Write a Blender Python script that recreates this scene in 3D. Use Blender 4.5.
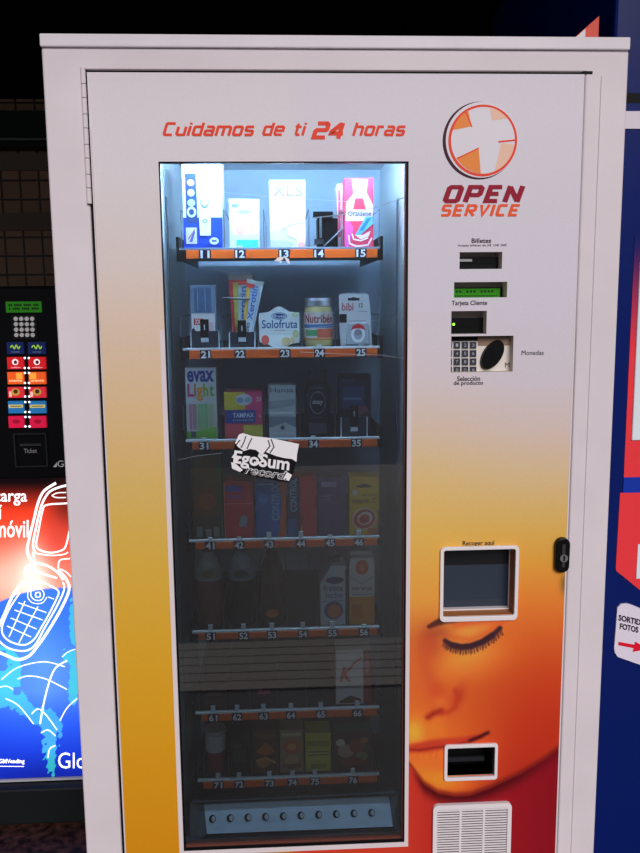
import bpy, math, random
import numpy as np
from mathutils import Matrix, Vector
random.seed(7)
SC = bpy.context.scene
COL = SC.collection
for o in list(bpy.data.objects):
    bpy.data.objects.remove(o)

# ------------------------------------------------------------------ camera
F = 830.0                                  # focal length in pixels of the 640x853 frame
CAM = np.array([0.3853, -1.4836, 1.5])
PITCH, YAW, ROLL = -0.1499, 0.0500, -0.0094
_cy, _sy, _cp, _sp, _cr, _sr = (math.cos(YAW), math.sin(YAW), math.cos(PITCH), math.sin(PITCH), math.cos(ROLL), math.sin(ROLL))
FWD = np.array([_sy * _cp, _cy * _cp, _sp])
_r = np.array([_cy, -_sy, 0.0])
_u = np.cross(_r, FWD)
RGT, UPV = _cr * _r + _sr * _u, _cr * _u - _sr * _r
cd = bpy.data.cameras.new('camera')
cam = bpy.data.objects.new('camera', cd)
COL.objects.link(cam)
cd.sensor_width = 36.0
cd.lens = 36.0 * F / 853.0
cd.clip_start = 0.05
M = Matrix.Identity(4)
for i in range(3):
    M[i][0], M[i][1], M[i][2], M[i][3] = RGT[i], UPV[i], -FWD[i], CAM[i]
cam.matrix_world = M
SC.camera = cam

# ------------------------------------------------------------------ world, daylight, exposure
SC.view_settings.view_transform = 'Standard'
SC.view_settings.look = 'None'
SC.view_settings.gamma = 1.0
SC.view_settings.use_curve_mapping = False
SC.view_settings.exposure = 0.0
SC.cycles.use_denoising = True
SC.cycles.max_bounces = 10
SC.cycles.transparent_max_bounces = 24
w = bpy.data.worlds.new('world')
SC.world = w
w.use_nodes = True
w.node_tree.nodes['Background'].inputs[0].default_value = (0.80, 0.84, 1.0, 1)
w.node_tree.nodes['Background'].inputs[1].default_value = 0.22
sd = bpy.data.lights.new('street_daylight', 'SUN')
sd.energy = 2.2
sd.angle = math.radians(28)
sd.color = (1.0, 0.955, 0.95)
sun = bpy.data.objects.new('street_daylight', sd)
COL.objects.link(sun)
sun.location = (1.2, -4, 4)
sun.rotation_euler = Vector((-0.16, 0.86, -0.46)).to_track_quat('-Z', 'Y').to_euler()

# ------------------------------------------------------------------ helpers
def at(px, py, Y=0.0):
    d = FWD + (px - 320.0) / F * RGT + (426.5 - py) / F * UPV
    return CAM + (Y - CAM[1]) / d[1] * d

def pix(X, Z, Y=0.0):
    d = np.stack([np.asarray(X) - CAM[0], np.full(np.shape(X), Y - CAM[1]), np.asarray(Z) - CAM[2]], -1)
    q = d @ FWD
    return 320 + F * (d @ RGT) / q, 426.5 - F * (d @ UPV) / q

def lin(c):
    c = np.asarray(c, float) / 255.0
    return np.where(c <= 0.04045, c / 12.92, ((c + 0.055) / 1.055) ** 2.4)

WHITE = 0.76                               # how brightly the daylight shows a perfectly white door
def pr(*c):                                # colour of a print or paint seen as (r, g, b) in that daylight
    return tuple(np.clip(lin(c) / WHITE, 0, 0.92))

MATS = {}
def mat(name, c, rough=0.5, metal=0.0, emit=0.0, spec=0.14, noise=0.0, scale=40.0, raw=False):
    if name in MATS:
        return MATS[name]
    m = bpy.data.materials.new(name)
    m.use_nodes = True
    nt = m.node_tree
    b = nt.nodes['Principled BSDF']
    col = tuple(c) if raw else tuple(lin(c))
    b.inputs['Base Color'].default_value = (*col, 1)
    b.inputs['Roughness'].default_value = rough
    b.inputs['Metallic'].default_value = metal
    b.inputs['Specular IOR Level'].default_value = spec
    if emit:
        b.inputs['Emission Color'].default_value = (*col, 1)
        b.inputs['Emission Strength'].default_value = emit
    if noise:
        n = nt.nodes.new('ShaderNodeTexNoise')
        tc = nt.nodes.new('ShaderNodeTexCoord')
        n.inputs['Scale'].default_value = scale
        n.inputs['Detail'].default_value = 5
        r = nt.nodes.new('ShaderNodeValToRGB')
        r.color_ramp.elements[0].position, r.color_ramp.elements[1].position = 0.3, 0.7
        r.color_ramp.elements[0].color = (*[x * (1 - noise) for x in col], 1)
        r.color_ramp.elements[1].color = (*[min(1, x * (1 + noise)) for x in col], 1)
        nt.links.new(tc.outputs['Object'], n.inputs['Vector'])
        nt.links.new(n.outputs['Fac'], r.inputs['Fac'])
        nt.links.new(r.outputs['Color'], b.inputs['Base Color'])
    MATS[name] = m
    return m

def print_mat(name, rough=0.4, emit=0.0):  # a printed picture carried by the mesh's colour attribute
    m = bpy.data.materials.new(name)
    m.use_nodes = True
    nt = m.node_tree
    b = nt.nodes['Principled BSDF']
    a = nt.nodes.new('ShaderNodeAttribute')
    a.attribute_name = 'Ink'
    b.inputs['Roughness'].default_value = rough
    b.inputs['Specular IOR Level'].default_value = 0.14
    n = nt.nodes.new('ShaderNodeTexNoise')
    tc = nt.nodes.new('ShaderNodeTexCoord')
    n.inputs['Scale'].default_value = 420.0
    n.inputs['Detail'].default_value = 2
    mr = nt.nodes.new('ShaderNodeMapRange')
    mr.inputs['To Min'].default_value, mr.inputs['To Max'].default_value = 0.93, 1.07
    mx = nt.nodes.new('ShaderNodeMix')
    mx.data_type = 'RGBA'
    mx.blend_type = 'MULTIPLY'
    mx.inputs[0].default_value = 1.0
    nt.links.new(tc.outputs['Object'], n.inputs['Vector'])
    nt.links.new(n.outputs['Fac'], mr.inputs['Value'])
    nt.links.new(a.outputs['Color'], mx.inputs[6])
    nt.links.new(mr.outputs['Result'], mx.inputs[7])
    nt.links.new(mx.outputs[2], b.inputs['Base Color'])
    if emit:
        nt.links.new(a.outputs['Color'], b.inputs['Emission Color'])
        b.inputs['Emission Strength'].default_value = emit
    return m

def glass_mat(name, tint, ior=1.45, veil=0.0, veilcol=(0.7, 0.75, 0.85)):
    m = bpy.data.materials.new(name)
    m.use_nodes = True
    nt = m.node_tree
    nt.nodes.clear()
    out = nt.nodes.new('ShaderNodeOutputMaterial')
    tr = nt.nodes.new('ShaderNodeBsdfTransparent')
    tr.inputs[0].default_value = (*tint, 1)
    gl = nt.nodes.new('ShaderNodeBsdfGlossy')
    gl.inputs['Roughness'].default_value = 0.008
    fr = nt.nodes.new('ShaderNodeFresnel')
    fr.inputs[0].default_value = ior
    mx = nt.nodes.new('ShaderNodeMixShader')
    nt.links.new(fr.outputs[0], mx.inputs[0])
    nt.links.new(tr.outputs[0], mx.inputs[1])
    nt.links.new(gl.outputs[0], mx.inputs[2])
    last = mx
    if veil:  # diffuse share put in to give the glass its veil of reflected light
        df = nt.nodes.new('ShaderNodeBsdfDiffuse')
        df.inputs[0].default_value = (*veilcol, 1)
        n = nt.nodes.new('ShaderNodeTexNoise')
        n.inputs['Scale'].default_value = 7.0
        n.inputs['Detail'].default_value = 6.0
        tc = nt.nodes.new('ShaderNodeTexCoord')
        mr = nt.nodes.new('ShaderNodeMapRange')
        mr.inputs['From Min'].default_value, mr.inputs['From Max'].default_value = 0.3, 0.7
        mr.inputs['To Min'].default_value, mr.inputs['To Max'].default_value = veil * 0.7, veil * 1.3
        nt.links.new(tc.outputs['Object'], n.inputs['Vector'])
        nt.links.new(n.outputs['Fac'], mr.inputs['Value'])
        m2 = nt.nodes.new('ShaderNodeMixShader')
        nt.links.new(mr.outputs[0], m2.inputs[0])
        nt.links.new(mx.outputs[0], m2.inputs[1])
        nt.links.new(df.outputs[0], m2.inputs[2])
        last = m2
    nt.links.new(last.outputs[0], out.inputs[0])
    MATS[name] = m
    return m

_TC = {}
def text_geo(s, bold=0.0, shear=0.0):
    k = (s, bold, shear)
    if k not in _TC:
        c = bpy.data.curves.new('t', 'FONT')
        c.body = s
        c.size = 1.0
        c.shear = shear
        c.offset = bold
        c.resolution_u = 3
        o = bpy.data.objects.new('t', c)
        COL.objects.link(o)
        dg = bpy.context.evaluated_depsgraph_get()
        dg.update()
        me = bpy.data.meshes.new_from_object(o.evaluated_get(dg))
        v = np.array([(p.co.x, p.co.y) for p in me.vertices]) if len(me.vertices) else np.zeros((1, 2))
        f = [tuple(p.vertices) for p in me.polygons]
        bpy.data.objects.remove(o)
        bpy.data.curves.remove(c)
        bpy.data.meshes.remove(me)
        v = v - v.min(0)
        _TC[k] = (v / np.maximum(v.max(0), 1e-6), f)
    return _TC[k]

class MB:
    """Collects shapes; build() links them as one mesh object."""
    def __init__(s):
        s.v, s.f, s.fm, s.mats, s.ink, s.sm = [], [], [], [], {}, []
    def add(s, verts, faces, m, smooth=False, ink=None):
        if m not in s.mats:
            s.mats.append(m)
        k, b = s.mats.index(m), len(s.v)
        s.v.extend(tuple(map(float, p)) for p in verts)
        if ink is not None:
            for i, c in enumerate(ink):
                s.ink[b + i] = c
        for f in faces:
            s.f.append(tuple(b + i for i in f))
            s.fm.append(k)
            s.sm.append(smooth)
        return s
    def box(s, x0, x1, y0, y1, z0, z1, m):
        v = [(x0, y0, z0), (x1, y0, z0), (x1, y1, z0), (x0, y1, z0), (x0, y0, z1), (x1, y0, z1), (x1, y1, z1), (x0, y1, z1)]
        return s.add(v, [(0, 3, 2, 1), (4, 5, 6, 7), (0, 1, 5, 4), (1, 2, 6, 5), (2, 3, 7, 6), (3, 0, 4, 7)], m)
    def prism(s, pts, y0, y1, m):          # outline in x-z (counter-clockwise seen from the front), front at y0
        n = len(pts)
        v = [(x, y0, z) for x, z in pts] + [(x, y1, z) for x, z in pts]
        f = [tuple(range(n)), tuple(range(2 * n - 1, n - 1, -1))]
        f += [(i, n + i, n + (i + 1) % n, (i + 1) % n) for i in range(n)]
        return s.add(v, f, m)
    def poly(s, pts, y, m):
        return s.add([(x, y, z) for x, z in pts], [tuple(range(len(pts)))], m)
    def rect(s, x0, x1, z0, z1, y, m):
        return s.poly([(x0, z0), (x1, z0), (x1, z1), (x0, z1)], y, m)
    def ell(s, cx, cz, rx, rz, y, m, n=28, rot=0.0, hole=0.0):
        c, q = math.cos(rot), math.sin(rot)
        P = lambda a, k: (cx + k * (rx * math.cos(a) * c - rz * math.sin(a) * q), y, cz + k * (rx * math.cos(a) * q + rz * math.sin(a) * c))
        if not hole:
            return s.add([P(2 * math.pi * i / n, 1) for i in range(n)], [tuple(range(n))], m)
        v = [P(2 * math.pi * i / n, 1) for i in range(n)] + [P(2 * math.pi * i / n, hole) for i in range(n)]
        return s.add(v, [(i, (i + 1) % n, n + (i + 1) % n, n + i) for i in range(n)], m)
    def ring(s, o, i, y0, y1, m):          # rectangular frame with a hole; o, i = (x0, x1, z0, z1)
        R = lambda b, y: [(b[0], y, b[2]), (b[1], y, b[2]), (b[1], y, b[3]), (b[0], y, b[3])]
        v = R(o, y0) + R(i, y0) + R(o, y1) + R(i, y1)
        f = []
        for a in range(4):
            b = (a + 1) % 4
            f += [(a, b, 4 + b, 4 + a), (8 + a, 12 + a, 12 + b, 8 + b), (a, 8 + a, 8 + b, b), (4 + a, 4 + b, 12 + b, 12 + a)]
        return s.add(v, f, m)
    def rring(s, o, i, y0, y1, m, r=0.01, n=6):   # the same with rounded corners
        def R(b, r):
            p = []
            for cx, cz, a0 in ((b[1] - r, b[3] - r, 0), (b[0] + r, b[3] - r, 90), (b[0] + r, b[2] + r, 180), (b[1] - r, b[2] + r, 270)):
                for k in range(n + 1):
                    a = math.radians(a0 + 90 * k / n)
                    p.append((cx + r * math.cos(a), cz + r * math.sin(a)))
            return p
        O, I = R(o, r), R(i, max(r * 0.45, 0.0006))
        N = len(O)
        v = [(x, y0, z) for x, z in O] + [(x, y0, z) for x, z in I] + [(x, y1, z) for x, z in O] + [(x, y1, z) for x, z in I]
        f = []
        for a in range(N):
            b = (a + 1) % N
            f += [(a, b, N + b, N + a), (2 * N + a, 3 * N + a, 3 * N + b, 2 * N + b), (a, 2 * N + a, 2 * N + b, b), (N + a, N + b, 3 * N + b, 3 * N + a)]
        return s.add(v, f, m)
    def rod(s, p0, p1, r, m, n=8, r1=None):
        p0, p1 = Vector(p0), Vector(p1)
        d = (p1 - p0).normalized()
        a = d.orthogonal().normalized()
        b = d.cross(a)
        r1 = r if r1 is None else r1
        v = []
        for p, q in ((p0, r), (p1, r1)):
            for i in range(n):
                t = 2 * math.pi * i / n
                v.append(p + q * (math.cos(t) * a + math.sin(t) * b))
        f = [(i, (i + 1) % n, n + (i + 1) % n, n + i) for i in range(n)]
        s.add(v, f, m, True)
        return s.add(v, [tuple(range(n - 1, -1, -1)), tuple(range(n, 2 * n))], m)
    def lathe(s, cx, cy, prof, ms, n=28, flat=1.0):  # prof [(r, z)], ms one material per band (or one for all)
        for k in range(len(prof) - 1):
            (r0, z0), (r1, z1) = prof[k], prof[k + 1]
            v = [(cx + r * math.cos(2 * math.pi * i / n), cy + flat * r * math.sin(2 * math.pi * i / n), z) for r, z in ((r0, z0), (r1, z1)) for i in range(n)]
            s.add(v, [(i, (i + 1) % n, n + (i + 1) % n, n + i) for i in range(n)], ms[k] if isinstance(ms, (list, tuple)) else ms, True)
        return s
    def stroke(s, pts, w, fn, m, closed=False):      # polyline of width w in (u, v), placed by fn(u, v) -> xyz
        P = [np.array(p, float) for p in pts]
        n = len(P)
        L, R = [], []
        for i in range(n):
            a = P[i - 1] if (i or closed) else None
            b = P[(i + 1) % n] if (i < n - 1 or closed) else None
            d0 = (P[i] - a) if a is not None else None
            d1 = (b - P[i]) if b is not None else None
            d0 = d0 / (np.linalg.norm(d0) + 1e-9) if d0 is not None else d1 / (np.linalg.norm(d1) + 1e-9)
            d1 = d1 / (np.linalg.norm(d1) + 1e-9) if d1 is not None else d0
            t = d0 + d1
            t = t / (np.linalg.norm(t) + 1e-9)
            nn = np.array([-t[1], t[0]])
            n0 = np.array([-d0[1], d0[0]])
            k = 0.5 * w / max(0.5, float(nn @ n0))
            L.append(P[i] + nn * k)
            R.append(P[i] - nn * k)
        v = [fn(*p) for p in L] + [fn(*p) for p in R]
        m_ = n if closed else n - 1
        return s.add(v, [(n + i, n + (i + 1) % n, (i + 1) % n, i) for i in range(m_)], m)
    def text(s, st, x0, x1, z0, z1, y, m, bold=0.0, shear=0.0, fn=None):
        v, f = text_geo(st, bold, shear)
        if fn is None:
            fn = lambda u, t: (x0 + u * (x1 - x0), y, z0 + t * (z1 - z0))
        return s.add([fn(a, b) for a, b in v], f, m)
    def build(s, name, parent=None, bevel=0.0, org=None, seg=2):
        me = bpy.data.meshes.new(name)
        g = np.array(s.v, float)
        o = bpy.data.objects.new(name, me)
        COL.objects.link(o)
        if parent is not None:
            o.parent = parent
            q = np.zeros(3)
            p = parent
            while p is not None:
                q += np.array(p.location)
                p = p.parent
            g = g - q
        elif org is not None:
            o.location = org
            g = g - np.array(org)
        me.from_pydata([tuple(p) for p in g], [], s.f)
        for m in s.mats:
            me.materials.append(m)
        me.polygons.foreach_set('material_index', s.fm)
        me.polygons.foreach_set('use_smooth', s.sm)
        if s.ink:
            ca = me.color_attributes.new('Ink', 'FLOAT_COLOR', 'POINT')
            arr = np.ones((len(s.v), 4), np.float32)
            for i, c in s.ink.items():
                arr[i, :3] = c
            ca.data.foreach_set('color', arr.ravel())
        me.update()
        if bevel:
            b = o.modifiers.new('edge', 'BEVEL')
            b.width = bevel
            b.segments = seg
            b.limit_method = 'ANGLE'
            b.angle_limit = math.radians(40)
        return o

def tag(o, label, cat, group=None, kind=None):
    if label: o['label'] = label
    if cat: o['category'] = cat
    if group: o['group'] = group
    if kind: o['kind'] = kind
    return o

def thing(name, loc, label, cat, group=None):
    o = bpy.data.objects.new(name, None)
    COL.objects.link(o)
    o.location = tuple(map(float, loc))
    o.empty_display_size = 0.1
    return tag(o, label, cat, group)

def struct(name, mb, bevel=0.0, org=None):
    o = mb.build(name, None, bevel, org)
    o['kind'] = 'structure'
    return o

def frontal(Y):                            # picture-plane outline points to x-z on the plane at depth Y
    return lambda pts: [(lambda p: (p[0], p[2]))(at(x, y, Y)) for x, y in pts]

def pbox(x0, y0, x1, y1, Y=0.0):           # pixel box -> (x0, x1, z0, z1) on the plane at depth Y
    xm, ym = (x0 + x1) / 2, (y0 + y1) / 2
    return at(x0, ym, Y)[0], at(x1, ym, Y)[0], at(xm, y1, Y)[2], at(xm, y0, Y)[2]

def smooth(a, b, x):
    t = np.clip((x - a) / (b - a), 0, 1)
    return t * t * (3 - 2 * t)

# squarish lettering drawn with strokes (cap height 1.4, x-height 1)
GLY = {
 'C': (1.0, [[(.98, 1.4), (.12, 1.4), (0, 1.28), (0, .12), (.12, 0), (.92, 0)]]),
 'u': (.9, [[(0, 1), (0, .12), (.12, 0), (.85, 0)], [(.85, 1), (.85, -.1)]]),
 'i': (.1, [[(0, -.1), (0, 1.1)], [(0, 1.3), (0, 1.5)]]),
 'd': (.9, [[(.85, 1.5), (.85, 0), (.12, 0), (0, .12), (0, .88), (.12, 1), (.7, 1)]]),
 'a': (.9, [[(.05, 1), (.73, 1), (.85, .88), (.85, 0), (.12, 0), (0, .1), (0, .42), (.12, .52), (.7, .52)]]),
 'm': (1.5, [[(0, -.1), (0, 1), (1.33, 1), (1.45, .88), (1.45, -.1)], [(.72, 1), (.72, -.1)]]),
 'o': (.9, [[(.12, 0), (.73, 0), (.85, .12), (.85, .88), (.73, 1), (.12, 1), (0, .88), (0, .12), (.12, 0), (.2, 0)]]),
 's': (.85, [[(.82, 1), (.1, 1), (0, .92), (0, .6), (.1, .52), (.7, .5), (.8, .42), (.8, .1), (.7, 0), (-.02, 0)]]),
 'e': (.9, [[(.85, 0), (.12, 0), (0, .12), (0, .88), (.12, 1), (.73, 1), (.85, .88), (.85, .5), (.16, .5)]]),
 't': (.65, [[(.2, 1.4), (.2, .12), (.32, 0), (.68, 0)], [(-.08, 1), (.66, 1)]]),
 'h': (.9, [[(0, 1.5), (0, -.1)], [(0, 1), (.73, 1), (.85, .88), (.85, -.1)]]),
 'r': (.6, [[(0, -.1), (0, 1), (.62, 1)]]),
 '2': (1.0, [[(0, 1.4), (.88, 1.4), (1, 1.28), (1, .85), (.9, .73), (.12, .73), (0, .6), (0, 0), (1.05, 0)]]),
 '4': (1.0, [[(.78, -.12), (.78, 1.45)], [(.7, 1.36), (-.02, .55), (-.02, .4), (1.08, .4)]]),
 ' ': (.25, []),
 'O': (1.0, [[(.14, 0), (.82, 0), (.96, .14), (.96, 1.26), (.82, 1.4), (.14, 1.4), (0, 1.26), (0, .14), (.14, 0), (.2, 0)]]),
 'P': (1.0, [[(0, -.1), (0, 1.4), (.82, 1.4), (.96, 1.26), (.96, .74), (.82, .6), (.2, .6)]]),
 'E': (.9, [[(.9, 1.4), (0, 1.4), (0, 0), (.9, 0)], [(0, .72), (.8, .72)]]),
 'N': (1.0, [[(0, -.1), (0, 1.5)], [(0, 1.42), (.98, -.02)], [(.98, -.1), (.98, 1.5)]]),
 'S': (.95, [[(.93, 1.4), (.12, 1.4), (0, 1.28), (0, .84), (.12, .72), (.8, .7), (.92, .58), (.92, .12), (.8, 0), (-.02, 0)]]),
 'R': (1.0, [[(0, -.1), (0, 1.4), (.82, 1.4), (.96, 1.26), (.96, .8), (.82, .66), (.2, .66)], [(.45, .5), (.98, -.1)]]),
 'V': (1.0, [[(0, 1.5), (.48, 0), (.98, 1.5)]]),
 'I': (.1, [[(0, -.1), (0, 1.5)]]),
}
def tech_text(mb, st, box, y, m, w=.24, gap=.42, slant=.3):
    cur, segs = 0.0, []
    for ch in st:
        wd, sl = GLY[ch]
        for q in sl:
            segs.append([(cur + a + slant * b, b) for a, b in q])
        cur += wd + gap
    tall = any(c not in 'acemorsu ' for c in st)
    u0 = -w / 2 - .02
    u1 = cur - gap + w / 2 + slant * (1.4 if st[-1] in '4htdENC' else 1.0)
    v0, v1 = -w / 2, (1.4 if tall else 1.0) + w / 2
    x0, x1, z0, z1 = box
    fn = lambda u, v: (x0 + (u - u0) / (u1 - u0) * (x1 - x0), y, z0 + (v - v0) / (v1 - v0) * (z1 - z0))
    for k, q in enumerate(segs):
        cl = len(q) > 4 and q[-2] == q[0]
        mb.stroke(q[:-2] if cl else q, w, lambda u, v, d=k * .00004: tuple(np.array(fn(u, v)) - np.array([0, d, 0])), m, cl)

# ------------------------------------------------------------------ materials
m_white = mat('cabinet_white_enamel', pr(204, 194, 198), 0.38, raw=True, noise=0.035, scale=9)
m_cap = mat('cap_white_enamel', pr(210, 203, 208), 0.3, raw=True, noise=0.03, scale=14)
m_print = print_mat('door_print', 0.38)
m_trim = mat('white_print_border', pr(206, 194, 196), 0.4, raw=True)
m_dark = mat('black_rubber', (14, 14, 16), 0.55)
m_blackp = mat('black_plastic', (12, 12, 14), 0.32)
m_liner = mat('liner_grey_metal', (226, 234, 238), 0.5, noise=0.05, scale=12)
m_back = mat('liner_back_blue', (196, 216, 236), 0.6)
m_tray = mat('tray_dark_metal', (58, 62, 68), 0.5)
m_orange = mat('rail_orange', (226, 96, 30), 0.4)
m_rule = mat('rail_white_edge', (205, 212, 216), 0.4)
m_tag = mat('tag_navy', (36, 26, 56), 0.5)
m_tagw = mat('tag_white', (238, 238, 242), 0.5)
m_wire = mat('wire_steel', (120, 128, 136), 0.35, 0.8)
m_clip = mat('clip_pale_plastic', (196, 206, 214), 0.5)
m_ink = mat('print_black', pr(40, 30, 42), 0.5, raw=True)
m_red = mat('print_red', pr(214, 66, 44), 0.45, raw=True)
m_crim = mat('print_crimson', pr(138, 20, 44), 0.45, raw=True)
m_steel = mat('brushed_steel', (150, 150, 152), 0.35, 0.9)

# ------------------------------------------------------------------ the setting
def floor_mat():
    m = bpy.data.materials.new('polished_stone_floor')
    m.use_nodes = True
    nt = m.node_tree
    b = nt.nodes['Principled BSDF']
    n = nt.nodes.new('ShaderNodeTexNoise')
    n.inputs['Scale'].default_value = 38
    n.inputs['Detail'].default_value = 8
    r = nt.nodes.new('ShaderNodeValToRGB')
    r.color_ramp.elements[0].position, r.color_ramp.elements[1].position = .38, .72
    r.color_ramp.elements[0].color = (*lin((26, 13, 12)), 1)
    r.color_ramp.elements[1].color = (*lin((86, 54, 46)), 1)
    tc = nt.nodes.new('ShaderNodeTexCoord')
    nt.links.new(tc.outputs['Object'], n.inputs['Vector'])
    nt.links.new(n.outputs['Fac'], r.inputs['Fac'])
    nt.links.new(r.outputs['Color'], b.inputs['Base Color'])
    b.inputs['Roughness'].default_value = .5
    b.inputs['Specular IOR Level'].default_value = .2
    return m
def tile_mat():
    m = bpy.data.materials.new('beige_wall_tiles')
    m.use_nodes = True
    nt = m.node_tree
    b = nt.nodes['Principled BSDF']
    br = nt.nodes.new('ShaderNodeTexBrick')
    br.offset = 0
    br.inputs['Color1'].default_value = (*lin((206, 158, 120)), 1)
    br.inputs['Color2'].default_value = (*lin((192, 146, 110)), 1)
    br.inputs['Mortar'].default_value = (*lin((84, 62, 50)), 1)
    br.inputs['Scale'].default_value = 1.0
    br.inputs['Mortar Size'].default_value = .006
    br.inputs['Brick Width'].default_value = .104
    br.inputs['Row Height'].default_value = .104
    tc = nt.nodes.new('ShaderNodeTexCoord')
    mp = nt.nodes.new('ShaderNodeMapping')
    mp.inputs['Rotation'].default_value = (math.radians(90), 0, 0)
    nt.links.new(tc.outputs['Object'], mp.inputs['Vector'])
    nt.links.new(mp.outputs['Vector'], br.inputs['Vector'])
    nt.links.new(br.outputs['Color'], b.inputs['Base Color'])
    b.inputs['Roughness'].default_value = .4
    return m
YW = 3.4
struct('floor', MB().box(-3.2, 3.6, -6, YW + .1, -.1, 0, floor_mat()))
struct('wall_back', MB().box(-3.2, 3.6, YW, YW + .1, 0, 2.9, tile_mat()))
m_wdark = mat('dark_paint', (24, 22, 23), .7)
struct('wall_left', MB().box(-3.3, -3.2, -1.0, YW + .1, 0, 2.9, m_wdark))
struct('wall_right', MB().box(3.6, 3.7, -1.0, YW + .1, 0, 2.9, m_wdark))
struct('ceiling', MB().box(-3.2, 3.6, -0.9, YW, 2.62, 2.9, mat('black_ceiling', (5, 5, 6), .9, spec=.1)))
zb = lambda py, Y: float(at(25, py, Y)[2])
struct('trim_1', MB().box(-3.2, 3.6, YW - .03, YW, zb(171, YW), zb(154, YW), mat('grey_band', (160, 142, 124), .6)))
struct('trim_2', MB().box(-3.2, 3.6, YW - .03, YW, zb(231, YW), zb(214, YW), MATS['grey_band']))
struct('trim_3', MB().box(-3.2, 3.6, YW - .16, YW, zb(148, YW - .1), zb(113, YW - .1), mat('dark_green_beam', (52, 66, 54), .6)))
tag(MB().rod((-3.2, YW - .2, zb(139, YW - .2)), (3.6, YW - .2, zb(139, YW - .2)), .006, mat('pale_cable', (150, 168, 160), .5)).build('cable', None, org=(0.2, YW - .2, zb(139, YW - .2))),
    'thin pale cable stretched along the dark beam above the wall tiles', 'cable')
kp = MB()
for i in range(6):
    kp.box(-2.4, 3.0, -2.02 + i * .078, -1.952 + i * .078, 0, .006, mat('grooved_paving', (246, 236, 222), .6))
o = kp.build('trim_4', None, org=(0, -1.8, 0))
o['kind'] = 'structure'

# ------------------------------------------------------------------ the vending machine
A, B, C_, TOP = .0681, .9245, 1.8878, 1.9432
DEPTH = .80
vm = thing('vending_machine', (.5, .4, 0), 'large white vending machine with a glazed front and an orange face printed on its door', 'vending machine')
# cabinet: one welded shell with an opening in the front
zc = float(at(320, 49, 0)[2])              # underside of the cap
cb = MB()
o4 = [(0, 0), (1, 0), (1, zc), (0, zc)]
i4 = [(A, .10), (B, .10), (B, C_), (A, C_)]
v = [(x, 0, z) for x, z in o4] + [(x, 0, z) for x, z in i4] + [(x, DEPTH, z) for x, z in o4] + [(x, .05, z) for x, z in i4]
f = []
for a in range(4):
    b = (a + 1) % 4
    f += [(a, b, 4 + b, 4 + a), (a, 8 + a, 8 + b, b), (4 + a, 4 + b, 12 + b, 12 + a)]
f += [(8, 11, 10, 9)]
cb.add(v, f, m_white)
cab = cb.build('cabinet', vm, .004, seg=3)
MB().box(A - .002, B + .002, .0505, .0525, .09, C_ + .002, m_dark).ring((A - .004, B + .004, .08, C_ + .004), (.19 - .03, .62 + .03, .3, 1.80), .0505, .053, m_dark)
cp_ = MB()
cp_.box(-.0005, .9995, -.006, DEPTH, zc, TOP, m_cap)
cp_.build('top_cap', vm, .0022, seg=2)
# creases folded into the front stiles
cr = MB()
for (xa, ya, xb_, yb) in ((91, 130, 126, 853), (599, 76, 573, 853)):
    cr = MB()
    p0, p1 = at(xa, ya, 0), at(xb_, yb, 0)
    p0 = np.array([(p0[0] + p1[0]) / 2, 0, p0[2]])
    cr.box(p0[0] - .0006, p0[0] + .0006, -.0012, .0005, .1, p0[2], mat('crease_grey', pr(188, 176, 178), .5, raw=True))
    cr.build('folded_seam', vm)

# door: printed sheet with real openings
WX0, WX1, WZ1 = .187, .618, 1.7385
WZ0 = float(at(300, 846, 0)[2])
HOLES = dict(
    window=(WX0, WX1, WZ0, WZ1),
    bill=pbox(459.5, 252, 502, 269), lcd=pbox(454, 282, 507, 297.5), card=pbox(451.2, 311, 486.5, 334),
    keys=pbox(451, 336, 513, 372), hatch=pbox(443, 549, 514.5, 615), coin=pbox(446.5, 747, 494, 775))
DX0, DX1, DZ0, DZ1 = A + .0055, B - .0014, .12, float(at(320, 73.2, 0)[2])

def polydist(px, py, pts):
    best = np.full(px.shape, 1e9)
    for (x0, y0), (x1, y1) in zip(pts[:-1], pts[1:]):
        dx, dy = x1 - x0, y1 - y0
        t = np.clip(((px - x0) * dx + (py - y0) * dy) / (dx * dx + dy * dy), 0, 1)
        best = np.minimum(best, np.hypot(px - x0 - t * dx, py - y0 - t * dy))
    return best

def ladder(y, ks):
    ys = [k[0] for k in ks]
    return np.stack([np.interp(y, ys, [k[1][i] for k in ks]) for i in range(3)], -1)

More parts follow.
